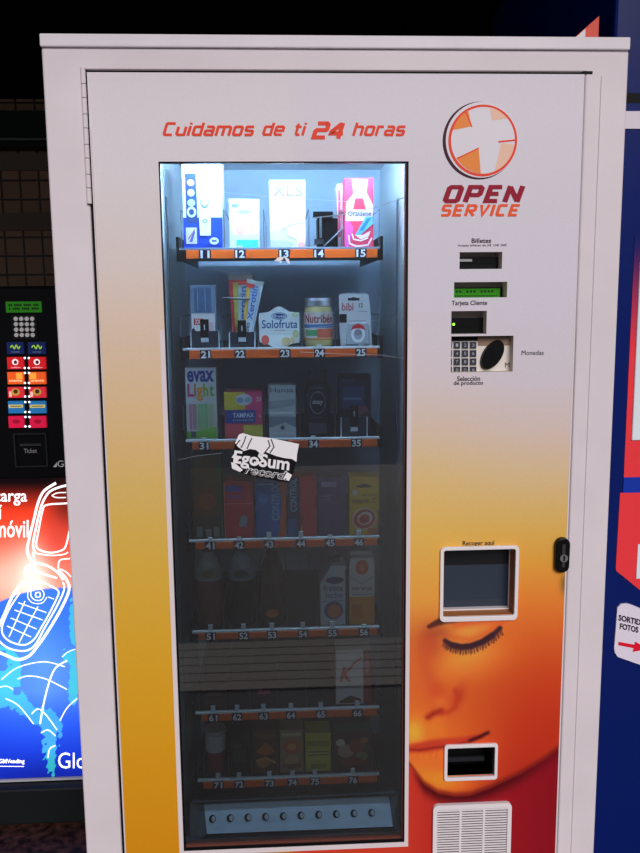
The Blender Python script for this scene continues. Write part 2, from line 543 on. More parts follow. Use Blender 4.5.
def door_ink(px, py):
    px, py = np.asarray(px, float), np.asarray(py, float)
    left = ladder(py, [(0, (204, 196, 201)), (180, (205, 197, 200)), (260, (205, 192, 188)), (340, (205, 182, 160)), (420, (205, 174, 128)), (500, (203, 168, 92)), (560, (204, 163, 66)), (660, (205, 153, 40)), (760, (202, 141, 26)), (860, (198, 130, 18)), (1400, (190, 115, 10))])
    right = ladder(py, [(0, (203, 197, 204)), (300, (198, 191, 201)), (380, (197, 187, 194)), (430, (201, 181, 172)), (480, (205, 176, 130)), (530, (209, 165, 82)), (565, (214, 148, 58)), (600, (217, 122, 48)), (640, (207, 92, 38)), (690, (194, 68, 30)), (740, (186, 52, 28)), (800, (165, 34, 28)), (1400, (120, 10, 20))])
    rl = ladder(py, [(0, (203, 197, 204)), (300, (198, 191, 201)), (380, (199, 187, 190)), (430, (203, 181, 160)), (480, (208, 176, 118)), (540, (212, 168, 80)), (600, (216, 148, 62)), (640, (204, 108, 48)), (690, (208, 98, 42)), (740, (224, 116, 42)), (800, (228, 110, 38)), (1400, (160, 30, 20))])
    side = smooth(412, 535, px)[..., None]
    rc = rl * (1 - side) + right * side
    def blend(c, w_):
        nonlocal rc
        w_ = np.clip(w_, 0, 1)[..., None]
        rc = rc * (1 - w_) + np.array(c, float) * w_
    G = lambda cx, cy, sx, sy, rot=0: np.exp(-(((px - cx) * math.cos(rot) + (py - cy) * math.sin(rot)) / sx) ** 2 - ((-(px - cx) * math.sin(rot) + (py - cy) * math.cos(rot)) / sy) ** 2)
    blend((228, 128, 50), .75 * G(470, 660, 42, 20, -.35))
    blend((228, 146, 58), .75 * G(466, 655, 26, 11, -.3))
    blend((178, 70, 44), .8 * G(430, 641, 13, 17))
    blend((190, 76, 42), .6 * np.exp(-(polydist(px, py, [(428, 640), (424, 662), (430, 682), (438, 690)]) / 7.0) ** 2))
    blend((205, 90, 44), .5 * G(424, 668, 16, 26))
    blend((226, 146, 66), .85 * G(470, 630, 21, 9, -.35))
    blend((226, 104, 46), .7 * G(500, 622, 12, 8, -.6))
    blend((206, 84, 40), .7 * G(442, 700, 15, 15))
    blend((222, 112, 46), .6 * G(440, 702, 6, 6))
    blend((182, 56, 36), .75 * G(459, 696, 6, 12, .35))
    blend((206, 76, 38), .6 * G(436, 690, 8, 7))
    blend((192, 56, 28), .5 * G(548, 700, 30, 46))
    blend((178, 44, 24), .55 * G(560, 735, 40, 34))
    blend((240, 166, 54), .9 * G(414, 732, 10, 13))
    blend((225, 122, 40), .6 * G(436, 728, 8, 12))
    blend((236, 138, 42), .85 * G(440, 779, 26, 11, .1))
    blend((232, 118, 42), .6 * G(424, 764, 12, 10))
    blend((150, 34, 26), .85 * np.exp(-(polydist(px, py, [(428, 717), (434, 713), (441, 711)]) / 3.2) ** 2))
    blend((184, 56, 32), .7 * np.exp(-(polydist(px, py, [(441, 713), (449, 712), (455, 707), (458, 698), (455, 690)]) / 2.6) ** 2))
    # mouth
    lip = np.exp(-(polydist(px, py, [(410, 749), (424, 747), (440, 744), (456, 742), (470, 739), (482, 736)]) / np.interp(px, [410, 430, 455, 486], [5.5, 6.5, 5.0, 2.5])) ** 4)
    blend((188, 56, 36), .95 * lip)
    for lx in (418, 424, 431, 437):
        blend((200, 84, 40), .5 * np.exp(-(polydist(px, py, [(lx, 751), (lx - 1, 758)]) / 1.1) ** 2))
    blend((222, 106, 44), .8 * np.exp(-(polydist(px, py, [(412, 757), (424, 762), (440, 764), (452, 760)]) / 6.0) ** 2))
    blend((140, 34, 28), .8 * np.exp(-(polydist(px, py, [(410, 749.5), (418, 750), (432, 748), (448, 746), (466, 742), (480, 737)]) / 1.5) ** 2))
    blend((64, 16, 22), .95 * np.exp(-(polydist(px, py, [(470, 740.5), (480, 736.5), (488, 732.5)]) / 1.9) ** 2))
    # eye
    blend((205, 84, 42), .45 * np.exp(-(polydist(px, py, [(446, 636), (470, 640), (490, 632), (508, 617)]) / 3.4) ** 2))
    blend((208, 78, 44), .6 * np.exp(-(polydist(px, py, [(455, 624), (478, 622), (500, 617)]) / 4.0) ** 2))
    lash = [(445, 640.5), (452, 645), (461, 647), (471, 646), (482, 642), (492, 635.5), (500, 628)]
    blend((52, 34, 44), .96 * np.exp(-(polydist(px, py, lash) / 2.5) ** 4))
    blend((48, 30, 42), .96 * np.exp(-(polydist(px, py, lash[1:6]) / 3.3) ** 4))
    for i in range(36):
        t = i / 35
        k = t * (len(lash) - 1)
        j = min(int(k), len(lash) - 2)
        x = lash[j][0] + (k - j) * (lash[j + 1][0] - lash[j][0])
        y = lash[j][1] + (k - j) * (lash[j + 1][1] - lash[j][1])
        a = (-3 + 7 * t + (i % 3 - 1) * .8, 6.6 + (i % 2) * 1.4 - 2.4 * abs(t - .5))
        blend((70, 38, 42), .75 * np.exp(-(polydist(px, py, [(x, y), (x + a[0] * .6, y + a[1])]) / .8) ** 2))
    blend((70, 34, 34), .92 * np.exp(-(polydist(px, py, [(429, 626.5), (436, 623), (444, 620), (454, 618)]) / np.interp(px, [428, 440, 455], [2.2, 4.0, 4.6])) ** 4))
    blend((150, 70, 44), .5 * G(438, 632, 12, 6))
    # hair edge at the far side
    blend((110, 84, 44), .75 * G(564, 584, 4, 10))
    # below the jaw
    jx = [400, 411, 424, 438, 455, 470, 490, 520, 545, 562, 580]
    jy = [757, 767, 784, 793, 796, 795, 788, 774, 759, 746, 730]
    jaw = np.interp(px, jx, jy)
    nk = smooth(-1.5, 2.0, py - jaw)
    neck = ladder(px, [(400, (196, 58, 38)), (430, (182, 44, 36)), (470, (152, 22, 32)), (520, (142, 20, 30)), (570, (128, 16, 28))])
    blend((110, 24, 22), (.75 * np.exp(-((py - jaw + 1.0) / 3.2) ** 2)))
    rc = rc * (1 - nk[..., None]) + neck * nk[..., None]
    wj = .9 * np.exp(-(np.maximum(py - jaw, 0) / 9.0) ** 2) * nk * smooth(408, 425, px) * (1 - .6 * smooth(500, 560, px))
    blend((66, 10, 16), wj)
    s_ = smooth(280, 300, px)[..., None]
    c = left * (1 - s_) + rc * s_
    return np.clip(lin(c) / WHITE, 0, .92)

door = MB()
YD = -.0005
def ink_block(x0, x1, z0, z1, step, holes=()):
    xs = set(np.linspace(x0, x1, max(2, int(math.ceil((x1 - x0) / step)) + 1)))
    zs = set(np.linspace(z0, z1, max(2, int(math.ceil((z1 - z0) / step)) + 1)))
    for h in holes:
        xs |= {q for q in h[:2] if x0 < q < x1}
        zs |= {q for q in h[2:] if z0 < q < z1}
    xs, zs = np.array(sorted(xs)), np.array(sorted(zs))
    X, Z = np.meshgrid(xs, zs)
    px, py = pix(X, Z, 0.0)
    ink = door_ink(px, py).reshape(-1, 3)
    nx = len(xs)
    fs = []
    for j in range(len(zs) - 1):
        zm = (zs[j] + zs[j + 1]) / 2
        hz = [h for h in holes if h[2] < zm < h[3]]
        for i in range(nx - 1):
            xm = (xs[i] + xs[i + 1]) / 2
            if any(h[0] < xm < h[1] for h in hz):
                continue
            fs.append((j * nx + i, j * nx + i + 1, (j + 1) * nx + i + 1, (j + 1) * nx + i))
    door.add(np.stack([X.ravel(), np.full(X.size, YD), Z.ravel()], 1), fs, m_print, ink=ink)
HL = list(HOLES.values())
ZF = float(at(490, 540, 0)[2])
ink_block(DX0, WX0, DZ0, DZ1, .02)
ink_block(WX0, WX1, WZ1, DZ1, .02)
ink_block(WX0, WX1, DZ0, WZ0, .02)
ink_block(WX1, DX1, ZF, DZ1, .015, HL)
ink_block(WX1, DX1, float(at(490, 870, 0)[2]), ZF, .0013, HL)
ink_block(WX1, DX1, DZ0, float(at(490, 870, 0)[2]), .02)
# folded edges of the sheet and of its openings
def lip(b, d, m, inner=True):
    x0, x1, z0, z1 = b
    v = [(x0, YD, z0), (x1, YD, z0), (x1, YD, z1), (x0, YD, z1), (x0, d, z0), (x1, d, z0), (x1, d, z1), (x0, d, z1)]
    door.add(v, [(0, 1, 5, 4), (1, 2, 6, 5), (2, 3, 7, 6), (3, 0, 4, 7)], m)
m_fold = mat('door_edge_paint', pr(190, 182, 184), .5, raw=True)
m_olive = mat('recess_grey_metal', pr(186, 176, 164), .5, raw=True)
lip((DX0, DX1, DZ0, DZ1), .03, m_fold)
lip(HOLES['window'], .018, mat('window_edge_grey', (84, 92, 98), .5))
for k in ('bill', 'lcd', 'card', 'keys', 'coin'):
    lip(HOLES[k], .040, m_olive)
lip(HOLES['hatch'], .047, mat('recess_brown', pr(164, 104, 60), .45, raw=True))
# white margins of the print
h = HOLES['window']
d_obj = door.build('door', vm)
mg = MB()
zl = float(at(165, 330, 0)[2])
mg.box(WX0 - .0085, WX0, -.0012, .004, WZ0, zl, m_trim)
mg.box(WX1, WX1 + .0075, -.0012, .004, WZ0, zl, m_trim)
mg.box(WX0 - .0085, WX1 + .0075, -.0012, .004, WZ0 - .010, WZ0, m_trim)
mg.box(DX0, DX0 + .0018, -.0010, .004, DZ0, zl, m_trim)
mg.box(DX1 - .0028, DX1, -.0010, .004, DZ0, zl, m_trim)
mg.build('print_margin', d_obj)
# shadow gap liner behind the door's edge
gp = MB()
gp.ring((A - .0005, B + .0005, .1, C_ - .0002), (A + .02, B - .01, .16, C_ - .03), .006, .012, m_dark)
gp.build('door_seal', vm)

nq = pbox(583, 71.2, 592.5, 74.2)
MB().box(*nq[:2], -.0008, .004, *nq[2:], m_dark).build('door_gap_end', vm)
# lettering and emblem on the door
lt = MB()
YP = -.0012
tech_text(lt, 'Cuidamos', pbox(162, 122.3, 256, 136.2), YP, m_red, w=.32)
tech_text(lt, 'de', pbox(261.5, 122.3, 286, 136), YP, m_red, w=.32)
tech_text(lt, 'ti', pbox(292.5, 122.5, 307, 136), YP, m_red, w=.32)
tech_text(lt, '24', pbox(311, 121.5, 347.5, 139.5), YP, m_red, w=.40, gap=.5)
tech_text(lt, 'horas', pbox(352, 122.3, 407, 136.2), YP, m_red, w=.32)
lt.build('slogan', d_obj)
lt = MB()
tech_text(lt, 'OPEN', pbox(442, 185, 525, 203.2), YP, m_crim, w=.43, gap=.64, slant=.28)
tech_text(lt, 'SERVICE', pbox(439.5, 204.2, 521, 216.5), YP, mat('print_orange_red', pr(222, 84, 46), .45, raw=True), w=.38, gap=.58, slant=.26)
lt.build('trade_name', d_obj)
lg = MB()
ep = lambda cx, cy, rx, ry, y, m, **k: lg.ell(float(at(cx, cy)[0]), float(at(cx, cy)[2]), rx * .00179, ry * .00166, y, m, n=56, **k)
m_pw = mat('print_white', pr(206, 200, 207), .4, raw=True)
ep(479.5, 140.9, 36.2, 39.2, -.0009, mat('print_plum', pr(60, 16, 36), .45, raw=True))
ep(481.6, 140.1, 35.2, 38.2, -.0011, m_pw)
ep(482.6, 140.9, 33.8, 36.2, -.0013, m_red)
ep(482.8, 140.7, 31.3, 33.6, -.0015, m_pw)
P = frontal(0)
wd = lambda pts, m, y=-.0017: lg.poly(P(pts)[::-1], y, m)
m_or1, m_or2 = mat('print_orange', pr(222, 128, 64), .45, raw=True), mat('print_pale_orange', pr(222, 178, 156), .45, raw=True)
def arc(a0, a1, n=10, rx=31.6, ry=33.6):
    return [(482.8 + rx * math.cos(math.radians(a0 + (a1 - a0) * i / n)), 140.2 - ry * math.sin(math.radians(a0 + (a1 - a0) * i / n))) for i in range(n + 1)]
wd([(471.5, 126.5)] + arc(118, 163), m_or1)
wd([(478.5, 148.5)] + arc(212, 266), m_or1)
wd([(492, 120.5)] + arc(40, 78)[::1], m_or2)
wd([(501, 143)] + arc(292, 352), m_or2)
lg.stroke([(498.5, 141.8), (515, 140.2)], 1.7, lambda x, y: tuple(at(x, y, -.0019)), m_red)
lg.stroke([(472, 126.8), (465.6, 111.5)], 1.2, lambda x, y: tuple(at(x, y, -.0019)), m_red)
lg.stroke([(478.8, 148), (457, 158.5)], 1.2, lambda x, y: tuple(at(x, y, -.0019)), m_red)
lg.build('cross_emblem', d_obj)
tx = MB()
for st, b in (('Billetes', (471.5, 238.3, 491, 243)), ('Acepta billetes de 5€ 10€ 20€', (457.5, 244, 506.5, 247)), ('Tarjeta Cliente', (451.5, 300.5, 487, 306.5)),
              ('Monedas', (521.5, 350.3, 543.5, 355)), ('Selección', (457, 376, 480, 381)), ('de producto', (453.5, 380.8, 483, 386)), ('Recoger aquí', (462.5, 540.5, 494.5, 546.5))):
    tx = MB()
    tx.text(st, *pbox(*b), YP, m_ink, bold=.014 if st[0] not in 'AM' else 0)
    tx.build('caption_lettering', d_obj)
# round screws / specks on door's right edge
lk = MB()
q = pbox(553.5, 536.5, 568, 571)
n = 20
cx, cz, rx, rz = (q[0] + q[1]) / 2, (q[2] + q[3]) / 2, (q[1] - q[0]) / 2, (q[3] - q[2]) / 2
pts = []
for k in range(n):
    a = 2 * math.pi * k / n
    pts.append((cx + rx * math.cos(a), cz + (rz - rx) * (1 if math.sin(a) >= 0 else -1) + rx * math.sin(a)))
lk.prism(pts, -.012, YD, m_blackp)
lko = lk.build('door_lock', vm, .002)
lk2 = MB()
lk2.rod((cx + .001, -.016, cz - .004), (cx + .001, -.0115, cz - .004), .0075, m_steel, 18)
lk2.box(cx - .0005, cx + .0025, -.0168, -.0158, cz - .009, cz + .001, m_dark)
lk2.box(cx - .002, cx + .004, -.0135, -.0115, cz - .022, cz + .022, mat('lock_grey', (60, 56, 58), .4))
lk2.build('lock_cylinder', lko)
# piano hinge
hg = MB()
p0, p1 = at(83.5, 68, 0), at(83.5, 196, 0)
xh = A - .0006
z = float(p0[2])
k = 0
while z > .2:
    ln = .0265 if k % 2 == 0 else .0225
    hg.rod((xh, -.002, z), (xh, -.002, z - ln + .0012), .0043, m_white, 12)
    z -= ln
    k += 1
    if z < float(p1[2]):
        break
hg.box(xh - .003, xh + .003, -.0030, .002, z, float(p0[2]), mat('hinge_shade', (70, 60, 60), .6))
hg.build('hinge', vm)

# window: gasket, tinted glass, sticker
gk = MB()
gk.ring((WX0, WX1, WZ0, WZ1), (WX0 + .0016, WX1 - .0035, WZ0 + .005, WZ1 - .0018), .002, .016, m_dark)
gk.box(WX1 - .0052, WX1 - .0035, .003, .016, WZ0 + .005, WZ1 - .0018, mat('brown_seal', (104, 60, 52), .5))
gk.box(WX0 + .004, WX1 - .0065, .003, .016, WZ0 + .005, WZ0 + .010, MATS['brown_seal'])
gk.build('window_gasket', vm)
m_glass = glass_mat('tinted_glass', (.305, .36, .385), 1.80, .010)
gl = MB()
gl.rect(WX0 + .003, WX1 - .003, WZ0 + .003, WZ1 - .003, .008, m_glass)
gl.build('window_glass', vm)
YS = .0070
sk = MB()
S = lambda x, y: tuple(at(x, y, YS))
SP = lambda pts, d, m: sk.add([tuple(at(x, y, YS - d)) for x, y in pts], [tuple(range(len(pts)))], m)
m_sb, m_sw = mat('sticker_black', (16, 14, 18), .5), mat('sticker_white', pr(222, 214, 216), .5, raw=True)
SP([(236, 441), (233, 452), (231, 462), (230.5, 469), (246, 474.5), (262, 478), (280, 481.5), (290, 482.5), (293, 474), (296, 463), (299, 448), (280, 443), (258, 439), (240, 436)][::-1], 0, m_sb)
SP([(239, 434.5), (243, 433), (252, 436), (262, 437), (270, 438), (285, 441), (299, 444), (297, 455), (296.5, 462), (292, 459), (284, 458), (276, 456), (266, 452), (262, 455), (256, 450), (250, 449), (244, 451), (238, 447), (235, 443)][::-1], .0002, m_sw)
for q in ([(246, 436), (244, 442), (241, 448)], [(252, 438), (249, 444), (247, 449)], [(268, 440), (270, 446), (266, 451), (263, 455)], [(271, 439), (274, 447), (270, 453)], [(240, 440), (236, 445)]):
    sk.stroke(q, 1.1, lambda x, y: tuple(at(x, y, YS - .0004)), m_sb)
T = lambda o, ux, uy: (lambda u, t: tuple(at(o[0] + u * ux[0] + t * uy[0], o[1] + u * ux[1] + t * uy[1], YS - .0005)))
sk.text('EgoSum', 0, 0, 0, 0, 0, m_sw, .03, 0, fn=T((232.5, 467), (56, 7.5), (2.0, -17)))
for q in ([(236, 453), (233, 457), (238, 459), (233, 464), (237, 466)], [(262, 449), (259, 456), (263, 461), (257, 464), (254, 462)], [(247, 465), (249, 470)]):
    sk.stroke(q, 2.0, lambda x, y: tuple(at(x, y, YS - .0006)), m_sw)
SP([(231, 462), (236, 464), (243, 470), (240, 472), (232, 468.5)][::-1], .0003, m_sw)
SP([(283, 479), (287, 472), (292, 475), (289, 481)][::-1], .0003, m_sw)
sk.text('record.', 0, 0, 0, 0, 0, m_sw, .035, .3, fn=T((244.5, 473.5), (42, 7), (1.2, -9)))
sk.text('record.', 0, 0, 0, 0, 0, m_sb, .0, .3, fn=lambda u, t: tuple(np.array(T((244.8, 473.1), (41.5, 6.9), (1.2, -8))(u, t)) - np.array([0, .0002, 0])))
tag(sk.build('sticker', vm), 'torn black and white sticker', None)
sr = MB()
for pts in ([(274, 261), (278, 257.5), (284, 256.8), (283, 259.5), (279, 261.5)], [(284, 257), (289, 259), (290, 264), (287, 262)], [(279, 262), (282, 261), (281, 263)]):
    sr = MB()
    sr.add([tuple(at(x, y, YS)) for x, y in pts[::-1]], [tuple(range(len(pts)))], m_sw)
    tag(sr.build('sticker_scrap', vm), 'torn white scrap of a removed sticker', None)
glint = MB()
m_glint = mat('glint_pale', (140, 156, 172), .4)  # pale strokes paint the light streaks reflected in the glass
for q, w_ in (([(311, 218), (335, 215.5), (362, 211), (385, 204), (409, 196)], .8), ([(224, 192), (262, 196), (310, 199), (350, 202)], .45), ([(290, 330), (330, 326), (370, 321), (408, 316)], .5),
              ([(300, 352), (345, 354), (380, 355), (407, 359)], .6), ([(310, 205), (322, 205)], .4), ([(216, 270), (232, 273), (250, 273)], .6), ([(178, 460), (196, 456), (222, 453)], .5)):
    glint = MB()
    glint.stroke(q, w_ * (.55 if w_ < .7 else 1.1), lambda x, y: tuple(at(x, y, YS + .0004)), m_glint)
    glint.build('painted_glint', vm)

# interior
IX0, IX1, IY0, IY1 = WX0 - .012, WX1 + .012, .02, .50
ln = MB()
zt, zf = 1.80, .40
ln.add([(IX0, IY0, zf), (IX0, IY1, zf), (IX0, IY1, zt), (IX0, IY0, zt)], [(0, 1, 2, 3)], m_liner)
ln.add([(IX1, IY0, zf), (IX1, IY1, zf), (IX1, IY1, zt), (IX1, IY0, zt)], [(3, 2, 1, 0)], m_liner)
ln.add([(IX0, IY0, zt), (IX1, IY0, zt), (IX1, IY1, zt), (IX0, IY1, zt)], [(0, 1, 2, 3)], m_liner)
ln.add([(IX0, IY0, zf), (IX1, IY0, zf), (IX1, IY1, zf), (IX0, IY1, zf)], [(3, 2, 1, 0)], m_tray)
ln.add([(IX0, IY1, zf), (IX1, IY1, zf), (IX1, IY1, zt), (IX0, IY1, zt)], [(0, 1, 2, 3)], m_back)
for q in ((IX1 - .003, .085, .62, 1.62), (IX1 - .003, .20, .62, 1.70), (IX0 + .001, .16, .62, 1.70)):
    ln.box(q[0], q[0] + .002, q[1], q[1] + .014, q[2], q[3], mat('liner_post', (118, 130, 138), .5))
ln.build('interior_liner', vm)
sl = MB()
sl.box(IX1 - .005, IX1 - .001, .04, .052, float(at(398, 540, .045)[2]), float(at(398, 396, .045)[2]), m_dark)
sl.build('slotted_guide', vm)
# fluorescent tube above the top row, hidden behind the door's header
tb = MB()
m_tube = mat('tube_lit', (196, 226, 255), .4, emit=200.0)
ztb = 1.772
tb.rod((.22, .055, ztb), (.585, .055, ztb), .011, m_tube, 14)
tbo = tb.build('light_tube', vm)
for xh_ in (.20, .585):
    MB().box(xh_, xh_ + .02, .042, .068, ztb - .014, zt, m_blackp).build('lamp_holder', vm)
# shelves
YR = .10
RY = [247.5, 347, 438, 537.5, 628, 708.5, 775.5]
RH = [10.5, 10.5, 10, 9.5, 9, 8, 7]
TAGS = [[(205, '11'), (240, '12'), (284, '13'), (319, '14'), (361, '15')], [(205.5, '21'), (240, '22'), (285, '23'), (319.5, '24'), (361, '25')],
        [(204, '31'), (240, '32'), (283, '33'), (313.5, '34'), (356.5, '35')], [(210, '41'), (239, '42'), (269, '43'), (301, '44'), (330, '45'), (359, '46')],
        [(210.5, '51'), (243.5, '52'), (272, '53'), (303, '54'), (332.5, '55'), (364, '56')], [(213, '61'), (237, '62'), (263.5, '63'), (291, '64'), (321, '65'), (357.5, '66')],
        [(218, '71'), (239, '72'), (269.5, '73'), (292.5, '74'), (315, '75'), (353, '76')]]
DIV = [[181.5, 224.5, 264, 309, 341.5, 379], [181.5, 222, 258.5, 302, 335, 378], [184, 221, 264.5, 300, 335, 377], [190, 223, 255, 286, 317, 347, 379],
       [193, 224, 257, 287, 317, 347, 377], [199, 226, 250, 277, 306, 335, 376], [204, 229, 252, 278, 304, 331, 372]]
SX0 = float(at(183, 300, YR)[0]) - .003
SX1 = float(at(379, 300, YR)[0]) + .001
ZS = []
for r in range(7):
    ztop = float(at(281, RY[r], YR)[2])
    zs = ztop - .003
    ZS.append(zs)
    hgt = RH[r] * .0019 if r < 5 else .0185
    sh = MB()
    sh.box(SX0, SX1, YR + .002, IY1 - .03, zs - .004, zs, m_tray)
    sh.box(SX0 - .001, SX0 + .0005, YR + .002, IY1 - .03, zs - .02, zs + .022, m_tray)
    sh.box(SX1 - .0005, SX1 + .001, YR + .002, IY1 - .03, zs - .02, zs + .022, m_tray)
    so = sh.build('shelf', vm)
    rl = MB()
    xo0, xo1 = float(at(188, 300, YR)[0]), float(at(377, 300, YR)[0])
    rl.box(SX0, SX1, YR - .004, YR + .002, ztop - hgt, ztop - .0036, m_dark)
    rl.box(xo0, xo1, YR - .0075, YR - .004, ztop - hgt, ztop - .0042, m_orange)
    rl.box(SX0, SX1, YR - .0062, YR + .002, ztop - .0042, ztop, m_rule if r else mat('rail_edge_blue', (120, 130, 146), .4))
    rl.build('price_rail', so, .0006)
    for xx in (SX0 - .006, SX1 + .001):
        MB().box(xx, xx + .005, YR - .006, YR + .03, ztop - hgt - .004, ztop + .020, m_blackp).build('bracket', so, .001)
    for px_, s_ in TAGS[r]:
        q = at(px_, RY[r] + RH[r] * .55, YR - .0085)
        zc_ = ztop - .0042 - (hgt - .0042) / 2
        t = MB()
        t.box(q[0] - .0105, q[0] + .0105, YR - .0085, YR - .0075, zc_ - .0082, zc_ + .0085, m_tag)
        t.text(s_, q[0] - .0085, q[0] + .0085, zc_ - .0068, zc_ + .0070, YR - .0088, m_tagw, .03)
        t.build('number_tag', so)
        if r >= 3 or s_ in ('12', '13', '24', '25', '31', '34'):
            hh = .004 if r < 3 else (.004 if s_ in ('41', '42', '45', '56') else .012)
            MB().box(q[0] - .0045, q[0] + .0045, YR - .005, YR - .001, ztop - .001, ztop + hh, m_clip).build('lane_clip', so)
    dv_h = [.072, .062, .066, .05, .05, .04, .04][r]
    for px_ in DIV[r]:
        x = float(at(px_, RY[r] - 10, YR + .01)[0])
        d = MB()
        d.rod((x, YR + .006, zs), (x, YR + .006, zs + dv_h), .0009, m_wire, 6)
        d.rod((x, YR + .006, zs + dv_h), (x, IY1 - .04, zs + dv_h), .0009, m_wire, 6)
        d.rod((x, IY1 - .04, zs + dv_h), (x, IY1 - .04, zs), .0009, m_wire, 6)
        d.build('divider', so)
    # black spring stops in front of narrow packs
    stops = {1: [(191, 219, 331), (229.5, 255, 332)], 2: [(341, 367, 417)]}.get(r, [])
    for x0, x1, yt in stops:
        q = pbox(x0, yt, x1, RY[r], YR + .004)
        zt_ = float(at((x0 + x1) / 2, yt, YR + .004)[2])
        xm = (q[0] + q[1]) / 2
        s_ = MB()
        s_.box(q[0], q[1], YR + .003, YR + .006, zs, zt_, mat('stop_smoked', (46, 50, 62), .4))
        s_.box(q[0] - .001, q[0] + .001, YR + .001, YR + .006, zs, zt_, m_clip)
        s_.box(q[1] - .001, q[1] + .001, YR + .001, YR + .006, zs, zt_, m_clip)
        s_.box(xm - .008, xm + .008, YR - .001, YR + .006, zs + .018, zt_ + .022, m_blackp)
        s_.box(xm - .007, xm + .007, YR - .002, YR + .002, zs + .014, zs + .022, m_clip)
        s_.box(xm - .001, xm + .001, YR - .002, YR - .0005, zt_ + .002, zt_ + .012, m_clip)
        s_.build('product_stop', so)
    if r == 0:                              # the empty lane shows its black pusher
        q = pbox(313, 212, 344, 245, .16)
        s_ = MB()
        s_.box(q[0] + .008, q[1] - .012, .158, .20, zs, q[3] - .012, m_blackp)
        s_.box(q[0], q[1] - .022, .15, .158, q[3] - .012, q[3], m_blackp)
        s_.box(q[0] + .002, q[0] + .020, .15, .158, zs + .012, zs + .022, m_tray)
        s_.box(q[0] + .012, q[0] + .016, .14, .158, zs + .024, q[3] - .012, m_wire)
        s_.rod((q[0] + .02, .15, zs + .008), (q[1], .15, zs + .044), .0015, m_wire, 6)
        s_.build('pusher', so)
# bottom collecting tray with its perforated apron
ap = MB()
Yp = .085
P_ = [tuple(at(x, y, Y_)) for x, y, Y_ in ((207, 834, .050), (393, 826.5, .050), (389, 797, .088), (204, 805, .088))]
ap.add([P_[0], P_[1], P_[2], P_[3]] + [(p[0], p[1] + .004, p[2]) for p in P_], [(0, 1, 2, 3), (0, 4, 5, 1), (2, 6, 7, 3), (1, 5, 6, 2), (3, 7, 4, 0)], mat('apron_zinc', (206, 226, 246), .45, noise=.06, scale=25))
apo = ap.build('collecting_apron', vm)
for i in range(10):
    t = i / 9
    x, y = 212.5 + t * (371.5 - 212.5), 819 + t * (813 - 819)
    c = at(x, y, .0685)
    hmb = MB()
    E1, E2 = np.array((1.0, 0, 0)), np.array(P_[3]) - np.array(P_[0])
    E2[0] = 0
    E2 = E2 / np.linalg.norm(E2)
    NN = np.array((0, -E2[2], E2[1]))
    disc = lambda o, rx, rz, d, m, n_: hmb.add([tuple(c + NN * d + E1 * (o + rx * math.cos(2 * math.pi * k / n_)) + E2 * rz * math.sin(2 * math.pi * k / n_)) for k in range(n_)], [tuple(range(n_))], m)
    disc(0, .0072, .0076, .0016, m_dark, 16)
    disc(.0022, .0040, .0054, .0020, m_clip, 12)  # pale disc paints the lit part of the half-shaded hole
    hmb.build('drilled_hole', apo)
bt = MB()
zq = float(at(300, 792, .09)[2])
bt.add([tuple(at(190, 803, .08)), tuple(at(398, 793, .08)), tuple(at(392, 786, .14)), tuple(at(197, 794, .14))], [(0, 1, 2, 3)], mat('chute_grey', (92, 102, 108), .5))
bt.add([tuple(at(190, 803, .08)), tuple(at(204, 805, .088)), tuple(at(207, 834, .05)), tuple(at(190, 846, .048))], [(3, 2, 1, 0)], MATS['chute_grey'])
bt.add([tuple(at(389, 797, .088)), tuple(at(398, 793, .08)), tuple(at(400, 838, .048)), tuple(at(393, 826.5, .05))], [(3, 2, 1, 0)], MATS['chute_grey'])
bt.box(IX0 + .002, IX1 - .002, .044, .06, float(at(300, 850, .05)[2]) - .03, float(at(300, 835, .05)[2]), mat('sill_blue_grey', (78, 88, 104), .5))
bt.build('delivery_chute', vm)

# things set into the openings on the right
def recess_back(k, name, depth, m, bx=None):
    b = HOLES[k]
    mb = MB()
    mb.rect(b[0] - .004, b[1] + .004, b[2] - .004, b[3] + .004, depth, m)
    return mb
bd = recess_back('bill', 'bill', .041, m_olive)
q = pbox(452, 257.5, 496.5, 276, .030)
bd.box(q[0], q[1], .022, .040, q[2], q[3], m_blackp)
bd.box(*[pbox(459.5, 259, 472, 261.5, .022)[i] for i in (0, 1)], .0212, .022, *[pbox(459.5, 259, 472, 261.5, .022)[i] for i in (2, 3)], mat('slot_label_grey', (190, 190, 194), .5))
q2 = pbox(452, 262.5, 494, 264, .022)
bd.box(q2[0], q2[1], .0208, .022, q2[2], q2[3], mat('slot_black', (3, 3, 4), .6))
bd.build('bill_acceptor', vm)
ld = recess_back('lcd', 'lcd', .041, m_olive)
q = pbox(450, 287.5, 501.5, 302, .028)
ld.box(q[0], q[1], .026, .040, q[2], q[3], m_blackp)
ldo = ld.build('price_display', vm)
q = pbox(449, 288.5, 500, 298.5, .0255)
m_lcd = mat('lcd_green', (44, 122, 16), .4, emit=.34)
sc_ = MB().rect(*q, .0255, m_lcd)
m_lcdk = mat('lcd_ink', (18, 62, 10), .5)
for i in range(11):
    x = q[0] + .012 + i * (q[1] - q[0] - .022) / 11
    sc_.rect(x, x + .0042, q[2] + .0105, q[3] - .0035, .0252, m_lcdk) if i not in (2, 6) else None
for i in range(18):
    x = q[0] + .010 + i * (q[1] - q[0] - .014) / 18
    sc_.rect(x, x + .003, q[2] + .0035, q[2] + .006, .0252, m_lcdk)
sc_.build('screen', ldo)
cdm = recess_back('card', 'card', .041, m_olive)
q = pbox(445, 318, 482.5, 340, .026)
cdm.box(q[0], q[1], .024, .040, q[2], q[3], m_blackp)
cdm.box(*[pbox(460, 322, 476, 323.2, .024)[i] for i in (0, 1)], .0232, .024, *[pbox(460, 326, 476, 327.2, .024)[i] for i in (2, 3)], MATS['slot_black'])
cdo = cdm.build('card_reader', vm)
g = at(453.8, 324.3, .022)
